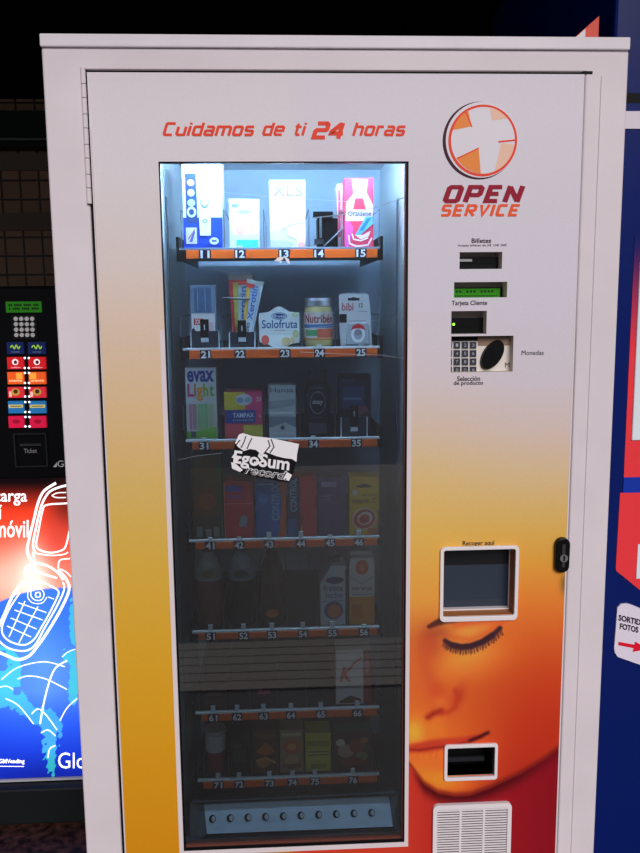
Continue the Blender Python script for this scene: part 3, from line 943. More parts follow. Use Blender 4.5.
MB().ell(g[0], g[2], .0022, .0022, .0232, mat('led_green', (150, 255, 60), .4, emit=3.0), 14).build('indicator_lamp', cdo)
kb = recess_back('keys', 'keys', .041, m_olive)
q = pbox(446, 341, 511, 380, .022)
kb.box(q[0], q[1], .020, .040, q[2], q[3], mat('keypad_cream', pr(206, 198, 190), .5, raw=True))
qb = pbox(478, 337, 520, 345.5, .019)
kb.box(qb[0], qb[1], .019, .030, qb[2], qb[3], mat('keypad_bronze', pr(132, 110, 92), .45, raw=True))
kb.text('Mo', *pbox(505, 362.5, 513.5, 367.5, .0195), .0195, m_ink, 0)
kbo = kb.build('keypad', vm)
chars = ['*', '1', '2', '3', 'A', '4', '5', '6', 'B', '7', '8', '9', 'C', '0', 'D', '#']
for r_ in range(4):
    for c_ in range(4):
        q = pbox(449 + c_ * 8.1 - 3.2, 345.2 + r_ * 8.3 - 3.3, 449 + c_ * 8.1 + 3.0, 345.2 + r_ * 8.3 + 3.2, .0165)
        mb = MB()
        mb.box(q[0] - .0008, q[1] + .0008, .0180, .020, q[2] - .0008, q[3] + .0008, mat('key_rim_white', (206, 204, 206), .5))
        mb.box(q[0], q[1], .0165, .0180, q[2], q[3], mat('key_dark', (56, 58, 70), .45))
        mb.text(chars[r_ * 4 + c_], q[0] + .0035, q[1] - .0035, q[2] + .003, q[3] - .003, .0162, mat('key_ink', (170, 174, 186), .5))
        mb.build('key', kbo)
c = at(493, 355, .012)
cs = MB()
n = 36
for y0, y1, k0, k1 in ((.012, .020, .93, 1.0),):
    vv, rot = [], math.radians(-33)
    for y, k in ((y0, k0), (y1, k1)):
        for i in range(n):
            a = 2 * math.pi * i / n
            ux, uz = .0175 * k * math.cos(a), .0305 * k * math.sin(a)
            vv.append((c[0] + ux * math.cos(rot) - uz * math.sin(rot), y, c[2] + ux * math.sin(rot) + uz * math.cos(rot)))
    cs.add(vv, [tuple(range(n))], m_blackp)
    cs.add(vv, [(i, n + i, n + (i + 1) % n, (i + 1) % n) for i in range(n)], m_blackp, True)
cs.box(c[0] - .002, c[0] + .001, .0112, .0125, c[2] - .012, c[2] + .010, MATS['slot_black'])
cs.build('coin_slot', vm)
# collection hatch
hb = HOLES['hatch']
fr = MB()
fo, fi = pbox(439.5, 545.5, 517.5, 620), pbox(443, 549, 514, 615)
fr.rring(fo, fi, -.007, YD, mat('frame_white', pr(214, 206, 208), .35, raw=True), .009)
fr.build('hatch_frame', vm, .0012)
fl = MB()
fl.rect(hb[0] - .004, hb[1] + .004, hb[2] - .004, hb[3] + .004, .0475, MATS['recess_brown'])
fl.build('hatch_recess', vm)
q = pbox(444, 549, 507.5, 609.5, .038)
fp = MB()
fp.box(q[0], q[1], .036, .044, q[2], q[3], mat('hatch_smoked', (52, 62, 76), .25))
fp.box(q[0], q[1], .0352, .036, q[3] - .030, q[3], mat('hatch_dark', (30, 30, 34), .3))
for i in range(30):
    x = q[0] + .003 + i * (q[1] - q[0] - .006) / 30
    fp.box(x, x + .0012, .0352, .036, q[2] + .010, q[2] + .022, mat('hatch_rib', (72, 80, 92), .4))
fpo = fp.build('hatch_flap', vm)
MB().box(hb[0] + .0005, hb[1] - .0015, .024, .036, hb[2] + .0006, hb[2] + .0030, MATS['frame_white']).box(q[1] + .001, q[1] + .006, .034, .044, q[2] - .002, q[3], MATS['frame_white']).build('flap_rim', fpo)
# coin return
fo, fi = pbox(443.8, 743, 497, 779), pbox(447, 746.5, 494, 775.5)
MB().rring(fo, fi, -.006, YD, MATS['frame_white'], .006).build('coin_return_frame', vm, .001)
cm = MB()
b = HOLES['coin']
cm.rect(b[0] - .004, b[1] + .004, b[2] - .004, b[3] + .004, .060, m_dark)
cm.box(b[0], b[1], .001, .058, b[2] - .003, b[2], m_dark)
cm.box(b[1] - .0035, b[1], .001, .058, b[2], b[3], m_dark)
cm.box(b[0], b[1], .001, .058, b[3] - .002, b[3], m_dark)
cm.box(b[0] + .001, b[1] - .012, .028, .034, b[2] + .012, b[2] + .021, mat('return_lip', (38, 40, 44), .3))
cm.build('coin_return_cup', vm)
# ventilation grille
q = pbox(432, 802, 509.5, 900)
gz0 = q[3] - .30
gr = MB()
gr.rring((q[0], q[1], gz0, q[3]), (q[0] + .008, q[1] - .008, gz0 + .008, q[3] - .010), -.008, YD, MATS['frame_white'], .010)
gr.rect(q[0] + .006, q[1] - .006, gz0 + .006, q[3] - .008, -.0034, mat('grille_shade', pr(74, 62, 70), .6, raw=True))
xa, xb = q[0] + .008, q[1] - .008
for i in (1, 2):
    x = xa + (xb - xa) * i / 3
    gr.box(x - .0022, x + .0022, -.0062, -.0035, gz0 + .008, q[3] - .010, MATS['frame_white'])
z = q[3] - .0125
while z > gz0 + .012:
    gr.box(xa, xb, -.0052, -.0044, z - .0031, z, MATS['frame_white'])
    z -= .0053
gr.build('ventilation_grille', vm)

# ------------------------------------------------------------------ products
YF = .116
def pm(c, rough=.45):
    return mat('pack_%02x%02x%02x' % tuple(int(x) for x in c), c, rough)
GRP = 'packs and bottles on sale behind the glass'
class Face:
    """Printed front of a pack: u, v run 0..1 over its front."""
    def __init__(s, mb, x0, x1, z0, z1, y):
        s.mb, s.x0, s.x1, s.z0, s.z1, s.y, s.k = mb, x0, x1, z0, z1, y, 0
    def X(s, u): return s.x0 + u * (s.x1 - s.x0)
    def Z(s, v): return s.z0 + v * (s.z1 - s.z0)
    def n(s):
        s.k += 1
        return s.y - .00025 * s.k
    def rect(s, u0, u1, v0, v1, c):
        s.mb.rect(s.X(u0), s.X(u1), s.Z(v0), s.Z(v1), s.n(), pm(c)); return s
    def poly(s, pts, c):
        s.mb.poly([(s.X(u), s.Z(v)) for u, v in pts], s.n(), pm(c)); return s
    def ell(s, u, v, ru, rv, c, rot=0, hole=0.0):
        s.mb.ell(s.X(u), s.Z(v), ru * (s.x1 - s.x0), rv * (s.z1 - s.z0), s.n(), pm(c), 24, rot, hole); return s
    def text(s, t, u0, u1, v0, v1, c, bold=.02, shear=0.0):
        s.mb.text(t, s.X(u0), s.X(u1), s.Z(v0), s.Z(v1), s.n(), pm(c), bold, shear); return s
    def vtext(s, t, u0, u1, v0, v1, c, bold=.02):      # reads upwards
        y = s.n()
        s.mb.text(t, 0, 0, 0, 0, 0, pm(c), bold, 0, fn=lambda a, b: (s.X(u1 - b * (u1 - u0)), y, s.Z(v0 + a * (v1 - v0)))); return s
    def line(s, pts, w, c):
        y = s.n()
        s.mb.stroke([(s.X(u), s.Z(v)) for u, v in pts], w, lambda a, b: (a, y, b), pm(c)); return s
USED = []
def carton(name, r, xl, xr, yt, label, cat, base, art, dep=.07, yf=YF, rough=.45):
    x0, x1 = float(at(xl, RY[r] - 20, yf)[0]), float(at(xr, RY[r] - 20, yf)[0])
    z1, z0 = float(at((xl + xr) / 2, yt, yf)[2]), ZS[r]
    mb = MB()
    mb.box(x0, x1, yf, yf + dep, z0, z1, pm(base, rough))
    art(Face(mb, x0, x1, z0, z1, yf))
    o = mb.build(name, None, 0, ((x0 + x1) / 2, yf + dep / 2, z0))
    return tag(o, label, cat, GRP)

# --- row 1
def a11(f):
    f.rect(0, 1, 0, .36, (40, 74, 190)).rect(.08, .36, .30, .84, (52, 74, 120)).ell(.22, .74, .09, .035, (226, 150, 130)).ell(.22, .63, .09, .04, (200, 220, 200)).ell(.22, .52, .10, .04, (180, 214, 196))
    f.ell(.22, .42, .12, .06, (210, 222, 232), 0, .55).rect(.06, .34, .07, .25, (226, 220, 226)).poly([(.1, .1), (.3, .22), (.3, .24), (.12, .14)], (190, 120, 110)).poly([(.14, .09), (.22, .09), (.3, .2), (.26, .22)], (96, 110, 170))
    f.poly([(.42, .16), (.70, .16), (.72, .60), (.66, .64), (.46, .64), (.40, .60)], (242, 246, 250)).ell(.56, .53, .11, .075, (120, 140, 170)).ell(.56, .535, .09, .055, (214, 228, 236)).rect(.47, .65, .53, .60, (206, 222, 230)).ell(.56, .32, .07, .022, (140, 156, 190), 0, .5)
    f.ell(.78, .10, .12, .04, (236, 240, 250)).rect(.72, .84, .09, .11, (60, 90, 180)).rect(.48, .80, .665, .675, (120, 130, 150)).rect(.5, .9, .865, .885, (170, 185, 200)).rect(.48, .9, .82, .825, (180, 190, 200))
carton('thermometer_box', 0, 183.5, 222.5, 158.5, 'tall white and blue box with a pictured white handheld device, above tag 11', 'box', (222, 228, 236), a11, .08)
def a12(f):
    f.rect(.22, .95, .02, .20, (70, 190, 186)).poly([(.1, .3), (.5, .26), (.92, .3), (.9, .55), (.55, .62), (.12, .56)], (246, 206, 184)).ell(.35, .44, .16, .14, (238, 178, 160)).ell(.68, .42, .16, .12, (248, 222, 200)).ell(.22, .88, .13, .035, (120, 140, 150)).rect(.3, .72, .75, .78, (170, 186, 190)).rect(.3, .62, .70, .715, (190, 200, 204))
carton('small_medicine_box', 0, 229.5, 259.5, 199, 'small white box with a teal band at its foot, above tag 12', 'box', (222, 226, 230), a12, .06)
def a13(f):
    f.text('XLS', .08, .92, .76, .93, (112, 108, 120), .01).rect(.3, .75, .6, .61, (210, 212, 216)).poly([(0, .03), (.55, .02), (.7, .08), (.5, .13), (0, .14)], (196, 196, 200)).poly([(.45, .24), (.62, .34), (1, .37), (1, .10), (.8, .06), (.72, .16), (.5, .2)], (244, 214, 196)).line([(.32, .28), (.6, .36), (1, .385)], .0016, (170, 150, 140)).line([(.36, .30), (.5, .25)], .0014, (190, 170, 160))
    f.ell(.88, .06, .1, .05, (240, 170, 160))
carton('slimming_pills_box', 0, 270, 305.5, 180, 'plain white box with thin grey letters and a pictured hand, above tag 13', 'box', (224, 224, 228), a13, .07)
def a15(f):
    f.poly([(0, .5), (.3, .3), (.1, .02), (0, .02)], (226, 90, 190)).poly([(.25, .98), (.8, .98), (.75, .80), (.98, .62), (.98, .4), (.02, .4), (.06, .66), (.3, .78)], (250, 226, 232)).poly([(.36, .72), (.64, .72), (.74, .56), (.27, .56)], (214, 60, 80)).rect(.36, .66, .79, .81, (190, 150, 160)).rect(.34, .68, .86, .95, (246, 240, 244))
    f.text('Oraldene', .10, .92, .47, .54, (60, 60, 90), .012).poly([(.35, .2), (.5, .19), (.98, .36), (.98, .46), (.72, .46)], (110, 176, 226)).poly([(.5, .26), (.62, .26), (.92, .44), (.78, .44)], (60, 120, 200)).poly([(.34, .2), (.55, .14), (.82, .18), (.9, .26), (.62, .2)], (246, 210, 220)).line([(.12, .2), (.16, .08), (.4, .04), (.8, .06), (.94, .16)], .003, (250, 220, 226)).line([(.24, .22), (.3, .14), (.55, .12), (.8, .16)], .0025, (250, 230, 234))
carton('mouthwash_box', 0, 345, 373.5, 178, 'red and pink box picturing a bottle, above tag 15', 'box', (222, 66, 92), a15, .06)
x0 = float(at(337, 200, .215)[0]); x1 = float(at(352, 200, .215)[0])
mb = MB().box(x0, x1 + .01, .215, .275, ZS[0], float(at(344, 184, .215)[2]), pm((238, 214, 222)))
mb.rect(x0 + .002, x0 + .007, ZS[0] + .03, float(at(344, 190, .215)[2]), .2146, pm((222, 90, 120)))
tag(mb.build('mouthwash_box', None, 0, (x0 + .01, .245, ZS[0])), 'pale pink box half hidden behind the red box above tag 15', 'box', GRP)

# --- row 2
def a21(f):
    f.rect(.03, .97, .02, .56, (232, 228, 230)).rect(.12, .5, .38, .48, (214, 52, 56)).text('XXL', .16, .46, .39, .47, (250, 230, 230)).poly([(.02, .30), (.1, .34), (.6, .04), (.44, .02)], (60, 44, 80)).rect(.58, .9, .26, .42, (226, 190, 200)).rect(.16, .84, .58, .96, (70, 96, 130)).line([(.3, .6), (.3, .95)], .001, (150, 170, 190)).line([(.6, .6), (.6, .95)], .001, (150, 170, 190))
carton('blister_pack', 1, 191, 216, 285, 'small clear and white blister pack with red lettering, above tag 21', 'pack', (120, 138, 160), a21, .03)
m_ = None
def bar(name, pts, yoff, label, stripes, txt):
    # a slim pack leaning in its lane, outline given at the plane YF+yoff
    Y = YF + yoff
    q = [np.array(at(x, y, Y)) for x, y in pts]          # bl, br, tr, tl
    q[0][2] = max(q[0][2], ZS[1]); q[1][2] = max(q[1][2], ZS[1])
    dz = min(q[0][2], q[1][2]) - ZS[1]
    mb = MB()
    mb.prism([(p[0], p[2] - dz) for p in q], Y, Y + .014, pm(stripes[0][2]))
    P2 = lambda u, v: (q[0] * (1 - u) + q[1] * u) * (1 - v) + (q[3] * (1 - u) + q[2] * u) * v - np.array([0, 0, dz])
    for k, (u0, u1, c, v0, v1) in enumerate(stripes[1:]):
        a = [P2(u0, v0), P2(u1, v0), P2(u1, v1), P2(u0, v1)]
        mb.add([(p[0], Y - .0004 * (k + 1), p[2]) for p in a], [(0, 1, 2, 3)], pm(c))
    for (t, u0, u1, v0, v1, c) in txt:
        mb.text(t, 0, 0, 0, 0, 0, pm(c), .02, 0, fn=lambda a, b: (lambda p: (p[0], Y - .003, p[2]))(P2(u1 - b * (u1 - u0), v0 + a * (v1 - v0))))
    c = sum(q) / 4
    tag(mb.build(name, None, 0, (c[0], Y + .007, ZS[1])), label, 'pack', GRP)
bar('gum_stick_pack', [(234, 346), (246, 346), (252, 272), (228, 273)], .016, 'red and yellow slim pack standing behind the tilted white one, above tag 22',
    [(0, 0, (196, 60, 66)), (.18, .42, (196, 190, 90), .1, .9), (.42, .96, (200, 220, 228), .12, .86), (0, 1, (160, 150, 150), .93, 1)], [('Xerotin', .5, .8, .25, .84, (40, 96, 170))])
bar('gum_stick_pack', [(241, 346), (249.5, 347), (264, 281), (247, 277)], .0, 'white slim pack with blue letters tilted to the right, above tag 22',
    [(0, 0, (226, 234, 240)), (0, .24, (220, 176, 80), .2, .9), (.8, 1, (190, 214, 226), .1, .9), (0, .5, (206, 60, 60), .88, .97), (0, 1, (190, 200, 196), .94, 1)], [('Xerotin', .3, .72, .42, .92, (30, 110, 196)), ('xoxo', .3, .6, .2, .38, (40, 60, 110))])
tag(MB().rod((float(at(223, 298, .112)[0]), .1125, float(at(223, 298, .1125)[2])), (float(at(250, 298, .112)[0]), .1125, float(at(250, 299, .1125)[2])), .0018, m_wire, 8).build('retaining_wire', vm), None, None)
# tub carton 23
x0, x1 = float(at(259.5, 330, YF)[0]), float(at(299.5, 330, YF)[0]); z0 = ZS[1]; z1 = float(at(279, 312, YF)[2])
W_, H_ = x1 - x0, z1 - z0
pts = [(x0 + .0, z0 + .012 * 1), (x0 + .2 * W_, z0 + .008), (x0 + .33 * W_, z0 + .002), (x0 + .5 * W_, z0), (x0 + .67 * W_, z0 + .002), (x0 + .8 * W_, z0 + .008), (x1, z0 + .010), (x1, z1 - .002), (x0 + .74 * W_, z1), (x0 + .62 * W_, z1 + .008), (x0 + .5 * W_, z1 + .0105), (x0 + .38 * W_, z1 + .008), (x0 + .26 * W_, z1), (x0, z1 - .002)]
mb = MB().prism(pts, YF, YF + .06, pm((232, 236, 236)))
f = Face(mb, x0, x1, z0, z1 + .0105, YF)
f.ell(.5, .77, .20, .085, (36, 70, 140)).ell(.5, .77, .185, .07, (220, 232, 240), 0, .86).text('fruta', .36, .64, .74, .80, (236, 242, 248)).text('Solofruta', .06, .95, .48, .68, (28, 86, 140), .012).rect(.36, .64, .42, .435, (200, 150, 140)).rect(.2, .8, .34, .35, (180, 190, 190))
f.ell(.14, .2, .10, .12, (206, 90, 80)).ell(.66, .16, .12, .10, (200, 176, 130)).ell(.9, .34, .08, .10, (190, 196, 150)).ell(.9, .8, .09, .06, (196, 206, 170)).ell(.82, .2, .06, .07, (216, 190, 150))
tag(mb.build('fruit_tub_carton', None, 0, ((x0 + x1) / 2, YF + .03, z0)), 'white bulging tub carton with blue lettering and fruit, above tag 23', 'carton', GRP)
# jar 24
xc = float(at(319, 320, YF)[0]); rr_ = float(at(333.5, 320, YF)[0]) - xc; yc = YF + rr_
zt_ = float(at(319, 298, YF)[2]); hj = zt_ - z0
jar = thing('baby_food_jar', (xc, yc, z0), 'glass jar with a silver lid and lettered label, above tag 24', 'jar', GRP)
MB().lathe(xc, yc, [(0, z0), (rr_ * .86, z0), (rr_ * .97, z0 + .004), (rr_, z0 + .01), (rr_, z0 + .72 * hj), (rr_ * .95, z0 + .80 * hj), (rr_ * .84, z0 + .85 * hj), (0, z0 + .85 * hj)], pm((196, 186, 130), .25)).build('glass_body', jar)
MB().lathe(xc, yc, [(rr_ * .80, z0 + .83 * hj), (rr_ * .92, z0 + .84 * hj), (rr_ * .93, z0 + .95 * hj), (rr_ * .88, z0 + hj), (0, z0 + hj)], mat('lid_silver', (196, 200, 206), .3, .7)).build('lid', jar)
lb = MB()
def wrap(u, v, k=.0006):
    a = -math.pi / 2 + (u - .5) * 2.6
    return (xc + (rr_ + k) * math.cos(a), yc + (rr_ + k) * math.sin(a), z0 + v * hj)
def wrect(u0, u1, v0, v1, c, k=.0006, n=14):
    v = [wrap(u0 + (u1 - u0) * i / n, q, k) for q in (v0, v1) for i in range(n + 1)]
    lb.add(v, [(i, i + 1, n + 2 + i, n + 1 + i) for i in range(n)], pm(c), True)
wrect(-.1, 1.1, .16, .72, (216, 206, 204))
wrect(0, 1, .40, .47, (50, 110, 170), .0009)
wrect(.1, .45, .24, .36, (70, 140, 90), .0009)
wrect(.45, 1.0, .20, .38, (196, 96, 70), .0009)
wrect(-.1, 1.1, .155, .19, (206, 130, 60), .0009)
v_, f_ = text_geo('Nutribén', .02)
lb.add([wrap(.08 + a * .84, .50 + b * .17, .0012) for a, b in v_], f_, pm((150, 60, 66)))
lb.build('label', jar)
# pacifier blister 25
x0, x1 = float(at(339, 320, YF)[0]), float(at(373, 320, YF)[0]); z1 = float(at(356, 293.5, YF)[2]); W_, H_ = x1 - x0, z1 - z0
pc = thing('pacifier_blister', ((x0 + x1) / 2, YF + .02, z0), 'white hanging blister card with a pacifier inside, above tag 25', 'pack', GRP)
mb = MB().prism([(x0 + .06 * W_, z0), (x1, z0), (x1 - .04 * W_, z0 + .5 * H_), (x1 - .10 * W_, z1 - .004), (x1 - .16 * W_, z1), (x0 + .08 * W_, z1), (x0 + .02 * W_, z1 - .004), (x0 + .03 * W_, z0 + .4 * H_)], YF + .012, YF + .016, pm((222, 222, 226)))
f = Face(mb, x0, x1, z0, z1, YF + .012)
f.rect(.28, .62, .87, .92, (60, 60, 66)).ell(.45, .90, .10, .035, (60, 60, 66)).text('bibi', .10, .44, .68, .83, (206, 110, 120), .02).text('12', .60, .72, .74, .82, (70, 70, 80)).rect(.6, .85, .66, .675, (170, 170, 176)).rect(.02, .24, .46, .62, (30, 30, 36)).rect(.3, .8, .48, .5, (190, 190, 196))
mb.build('card', pc)
mb = MB().prism([(x0 + .2 * W_, z0 + .003), (x0 + .92 * W_, z0 + .003), (x0 + .86 * W_, z0 + .46 * H_), (x0 + .3 * W_, z0 + .46 * H_)], YF + .002, YF + .012, mat('blister_clear', (168, 174, 184), .15))
mb.build('blister_bubble', pc, .003)
cxp, czp = x0 + .56 * W_, z0 + .24 * H_
MB().ell(cxp, czp, .0135, .016, YF + .0012, pm((226, 228, 232)), 26, 0, .62).ell(cxp, czp + .004, .0075, .006, YF + .0008, pm((140, 140, 150)), 20).build('pacifier_ring', pc)
MB().poly([(cxp - .014, czp + .008), (cxp - .006, czp + .011), (cxp + .006, czp + .011), (cxp + .014, czp + .008), (cxp + .010, czp + .017), (cxp, czp + .021), (cxp - .010, czp + .017)], YF + .0004, pm((206, 50, 56))).build('pacifier_shield', pc)

# --- row 3
def a31(f):
    f.text('evax', .06, .94, .80, .96, (44, 62, 150), .03)
    for s_, u0, u1, v0, v1, c in (('L', .06, .26, .60, .78, (206, 50, 120)), ('i', .28, .34, .60, .78, (220, 90, 40)), ('g', .36, .56, .54, .73, (232, 150, 30)), ('h', .58, .74, .60, .78, (150, 176, 40)), ('t', .78, .92, .60, .76, (90, 170, 60))):
        f.text(s_, u0, u1, v0, v1, c, .03)
    for u0, u1, c in ((.10, .18, (200, 130, 150)), (.2, .34, (196, 150, 160)), (.38, .6, (150, 200, 150)), (.62, .70, (120, 190, 120)), (.72, .9, (190, 200, 170))):
        f.rect(u0, u1, .14, .50, c)
    f.rect(.02, .98, .02, .12, (110, 180, 60)).rect(.14, .30, .04, .12, (60, 70, 100)).poly([(.3, .12), (.98, .12), (.98, .18), (.6, .15)], (130, 190, 80))
carton('hygiene_pads_pack', 2, 186.5, 217, 367.5, 'tall white pack with rainbow lettering and a green foot, above tag 31', 'pack', (214, 220, 226), a31, .06)
def a32(f):
    f.rect(0, .55, .5, 1, (214, 190, 60)).rect(0, .5, 0, .32, (206, 80, 90)).rect(.5, 1, 0, .3, (206, 190, 70)).rect(.0, .4, .52, .62, (200, 100, 80)).rect(.02, .82, .34, .62, (40, 70, 150)).text('TAMPAX', .22, .78, .46, .56, (220, 226, 236), .02).text('compak', .22, .78, .38, .43, (180, 200, 226), .0)
    f.ell(.52, .84, .22, .12, (220, 226, 232)).ell(.42, .83, .09, .06, (120, 160, 190)).ell(.62, .83, .09, .06, (140, 180, 200)).text('20', .84, .97, .80, .90, (230, 200, 210)).rect(.9, .96, .46, .52, (226, 160, 170))
carton('tampon_box', 2, 224.5, 262.5, 392, 'bright pink and yellow box with a blue band, above the torn sticker', 'box', (210, 62, 116), a32, .06)
def a33(f):
    f.text('Hansa', .06, .92, .86, .95, (90, 100, 110), .01).poly([(0, .55), (1, .62), (1, .74), (0, .7)], (150, 162, 170)).poly([(0, .2), (.6, .3), (1, .2), (1, .4), (0, .42)], (120, 134, 144)).ell(.5, .2, .08, .04, (60, 70, 80)).rect(.1, .9, .08, .12, (200, 208, 214)).rect(.05, .9, .46, .5, (220, 226, 230))
carton('silver_box', 2, 269, 296, 385, 'small shiny silver grey box beside the pink and yellow one', 'box', (184, 194, 202), a33, .05, rough=.3)
# dark bottle 34
z0 = ZS[2]
def dark_bottle(xl, xr, yt, label):
    x0, x1 = float(at(xl, 400, YF)[0]), float(at(xr, 400, YF)[0]); z1 = float(at((xl + xr) / 2, yt, YF)[2])
    xc, r_ = (x0 + x1) / 2, (x1 - x0) / 2
    t = thing('deodorant_bottle', (xc, YF + r_ * .7, z0), label, 'bottle', GRP)
    H_ = z1 - z0
    MB().lathe(xc, YF + r_ * .7, [(0, z0), (r_, z0), (r_, z0 + .68 * H_), (r_ * .86, z0 + .78 * H_), (r_ * .72, z0 + .82 * H_), (0, z0 + .82 * H_)], pm((24, 26, 34), .35), flat=.7).build('body', t)
    MB().lathe(xc, YF + r_ * .7, [(r_ * .74, z0 + .82 * H_), (r_ * .78, z0 + .84 * H_), (r_ * .7, z0 + H_), (0, z0 + H_)], pm((40, 44, 56), .3), flat=.7).build('cap', t)
    mb = MB()
    f = Face(mb, x0, x1, z0, z1, YF - .0006)
    f.ell(.5, .52, .30, .17, (120, 126, 140), 0, .9).text('stay', .3, .7, .48, .56, (190, 194, 204), .02).rect(.3, .7, .66, .67, (90, 96, 110)).rect(.26, .74, .73, .745, (90, 96, 110)).rect(.3, .7, .30, .31, (84, 90, 104)).rect(.16, .84, .06, .22, (60, 66, 80))
    mb.build('label', t)
dark_bottle(304.5, 331, 370, 'black flat bottle with a ringed white word, above tag 34')
def a35(f):
    f.rect(.1, .8, .46, .82, (44, 60, 92)).rect(.14, .7, .60, .64, (90, 120, 150)).ell(.72, .40, .2, .12, (110, 70, 84)).rect(.1, .5, .9, .93, (60, 64, 90)).poly([(.5, .2), (.9, .2), (.9, .42), (.62, .34)], (84, 50, 60))
carton('dark_pouch', 2, 339, 371, 375, 'dark navy pack behind a smoked stop, above tag 35', 'pack', (28, 30, 44), a35, .04)

# --- row 4
def a41(f):
    f.rect(.06, .88, .02, .28, (70, 60, 44)).rect(.06, .9, .3, .62, (104, 66, 36)).rect(.08, .9, .66, .98, (98, 74, 36)).rect(.86, 1, 0, 1, (30, 84, 44)).rect(0, .05, 0, 1, (50, 70, 40)).ell(.5, .45, .3, .1, (140, 80, 40)).rect(.12, .32, .02, .14, (120, 130, 130)).rect(.42, .62, .02, .12, (120, 130, 130)).rect(.70, .88, .02, .14, (120, 130, 130))
carton('snack_carton', 3, 193, 222.5, 455, 'tall brown and olive carton with green edges, above tag 41', 'carton', (92, 74, 42), a41, .07)
def a42(f):
    f.rect(.04, .6, .82, .93, (70, 66, 150)).rect(.04, .96, .60, .62, (220, 110, 110)).poly([(.5, .2), (.75, .2), (.8, .34), (.68, .42), (.55, .36)], (150, 160, 170)).rect(.06, .7, .70, .76, (150, 70, 120)).rect(0, .03, 0, 1, (220, 120, 90))
carton('red_box', 3, 224.5, 253.5, 481.5, 'plain red box with a violet stripe, above tag 42', 'box', (190, 52, 60), a42, .06)
def a43(f):
    f.poly([(.72, 0), (1, 0), (1, 1), (.78, 1), (.86, .6)], (204, 92, 50)).vtext('CONTROL', .52, .78, .30, .98, (110, 170, 206), .02).ell(.25, .7, .16, .1, (60, 130, 196)).ell(.3, .3, .2, .14, (36, 90, 160)).rect(.04, .6, .94, .97, (130, 170, 200))
carton('blue_box', 3, 256, 286.5, 481.5, 'blue and orange box with lettering running upwards, above tag 43', 'box', (34, 98, 168), a43, .06)
def a44(f):
    f.rect(0, .42, 0, 1, (22, 44, 84)).vtext('CONTROL', .08, .32, .42, .98, (130, 176, 206), .02).poly([(.42, 0), (.5, 0), (.5, .2), (.42, .1)], (190, 170, 60)).poly([(.42, .1), (.56, .3), (.42, .5)], (150, 60, 60)).rect(0, .3, 0, .3, (40, 90, 150))
carton('navy_red_box', 3, 288, 316.5, 477, 'half navy, half red box with lettering running upwards, above tag 44', 'box', (196, 50, 58), a44, .06)
def a45(f):
    f.rect(.12, .66, .83, .92, (130, 126, 160)).text('sabor', .12, .5, .66, .72, (120, 110, 150)).rect(.1, .7, .56, .58, (90, 80, 116)).text('xl', .14, .4, .60, .65, (130, 110, 140)).rect(0, .03, 0, 1, (76, 62, 110))
carton('purple_box', 3, 318.5, 346, 477, 'dark purple box beside the yellow one, above tag 45', 'box', (62, 48, 96), a45, .06)
def a46(f):
    f.rect(.24, .74, .82, .86, (60, 40, 30)).ell(.5, .855, .14, .03, (60, 40, 30)).text('vitamin C', .08, .9, .55, .64, (110, 70, 40), .02).ell(.2, .74, .1, .05, (210, 210, 200)).rect(.4, .9, .68, .70, (150, 110, 50)).ell(.5, .28, .42, .19, (222, 200, 190), .4).ell(.5, .28, .38, .165, (196, 60, 50), .4).ell(.52, .29, .26, .11, (220, 206, 200), .4).ell(.5, .28, .19, .08, (190, 50, 48), .4).rect(.6, 1, .02, .12, (206, 110, 60))
carton('yellow_box', 3, 349.5, 379, 477, 'bright yellow box with a red and white swirl, above tag 46', 'box', (218, 172, 30), a46, .05)

# --- row 5
z0 = ZS[4]
def bottle(xl, xr, yt, name, label, cbody, ccap, cshoulder, lab):
    x0, x1 = float(at(xl, 600, YF)[0]), float(at(xr, 600, YF)[0]); z1 = float(at((xl + xr) / 2, yt, YF)[2])
    xc, r_ = (x0 + x1) / 2, (x1 - x0) / 2
    yc = YF + r_; H_ = z1 - z0
    t = thing(name, (xc, yc, z0), label, 'bottle', GRP)
    MB().lathe(xc, yc, [(0, z0), (r_ * .9, z0), (r_, z0 + .05 * H_), (r_, z0 + .58 * H_)], pm(cbody, .2)).lathe(xc, yc, [(r_, z0 + .58 * H_), (r_ * .98, z0 + .66 * H_), (r_ * .72, z0 + .80 * H_), (r_ * .42, z0 + .88 * H_), (r_ * .40, z0 + .92 * H_)], pm(cshoulder, .2)).build('body', t)
    MB().lathe(xc, yc, [(r_ * .46, z0 + .91 * H_), (r_ * .48, z0 + .92 * H_), (r_ * .48, z0 + .99 * H_), (r_ * .40, z0 + H_), (0, z0 + H_)], pm(ccap, .35)).build('cap', t)
    if lab:
        mb = MB()
        n = 16
        v = [(xc + (r_ + .0006) * math.cos(math.pi + math.pi * i / n), yc + (r_ + .0006) * math.sin(math.pi + math.pi * i / n), z0 + q * H_) for q in lab[0:2] for i in range(n + 1)]
        mb.add(v, [(i, i + 1, n + 2 + i, n + 1 + i) for i in range(n)], pm(lab[2]), True)
        mb.ell(xc, z0 + (lab[0] + lab[1]) / 2 * H_, r_ * .5, (lab[1] - lab[0]) * .35 * H_, yc - r_ - .0012, pm(lab[3]), 20)
        mb.build('label', t)
bottle(194.5, 222.5, 547, 'drink_bottle', 'bottle with a pale shoulder and reddish brown drink, above tag 51', (112, 70, 66), (96, 96, 100), (140, 142, 146), (.60, .74, (130, 132, 130), (120, 100, 60)))
bottle(227.5, 256, 547, 'drink_bottle', 'bottle with a pale shoulder and black drink, above tag 52', (14, 12, 16), (60, 84, 110), (120, 132, 148), (.60, .74, (104, 116, 130), (50, 50, 60)))
bottle(259.5, 285, 551, 'drink_bottle', 'dark brown bottle with a small orange patch near its foot, above tag 53', (60, 48, 22), (30, 30, 26), (66, 54, 28), (.10, .26, (54, 42, 22), (176, 104, 30)))
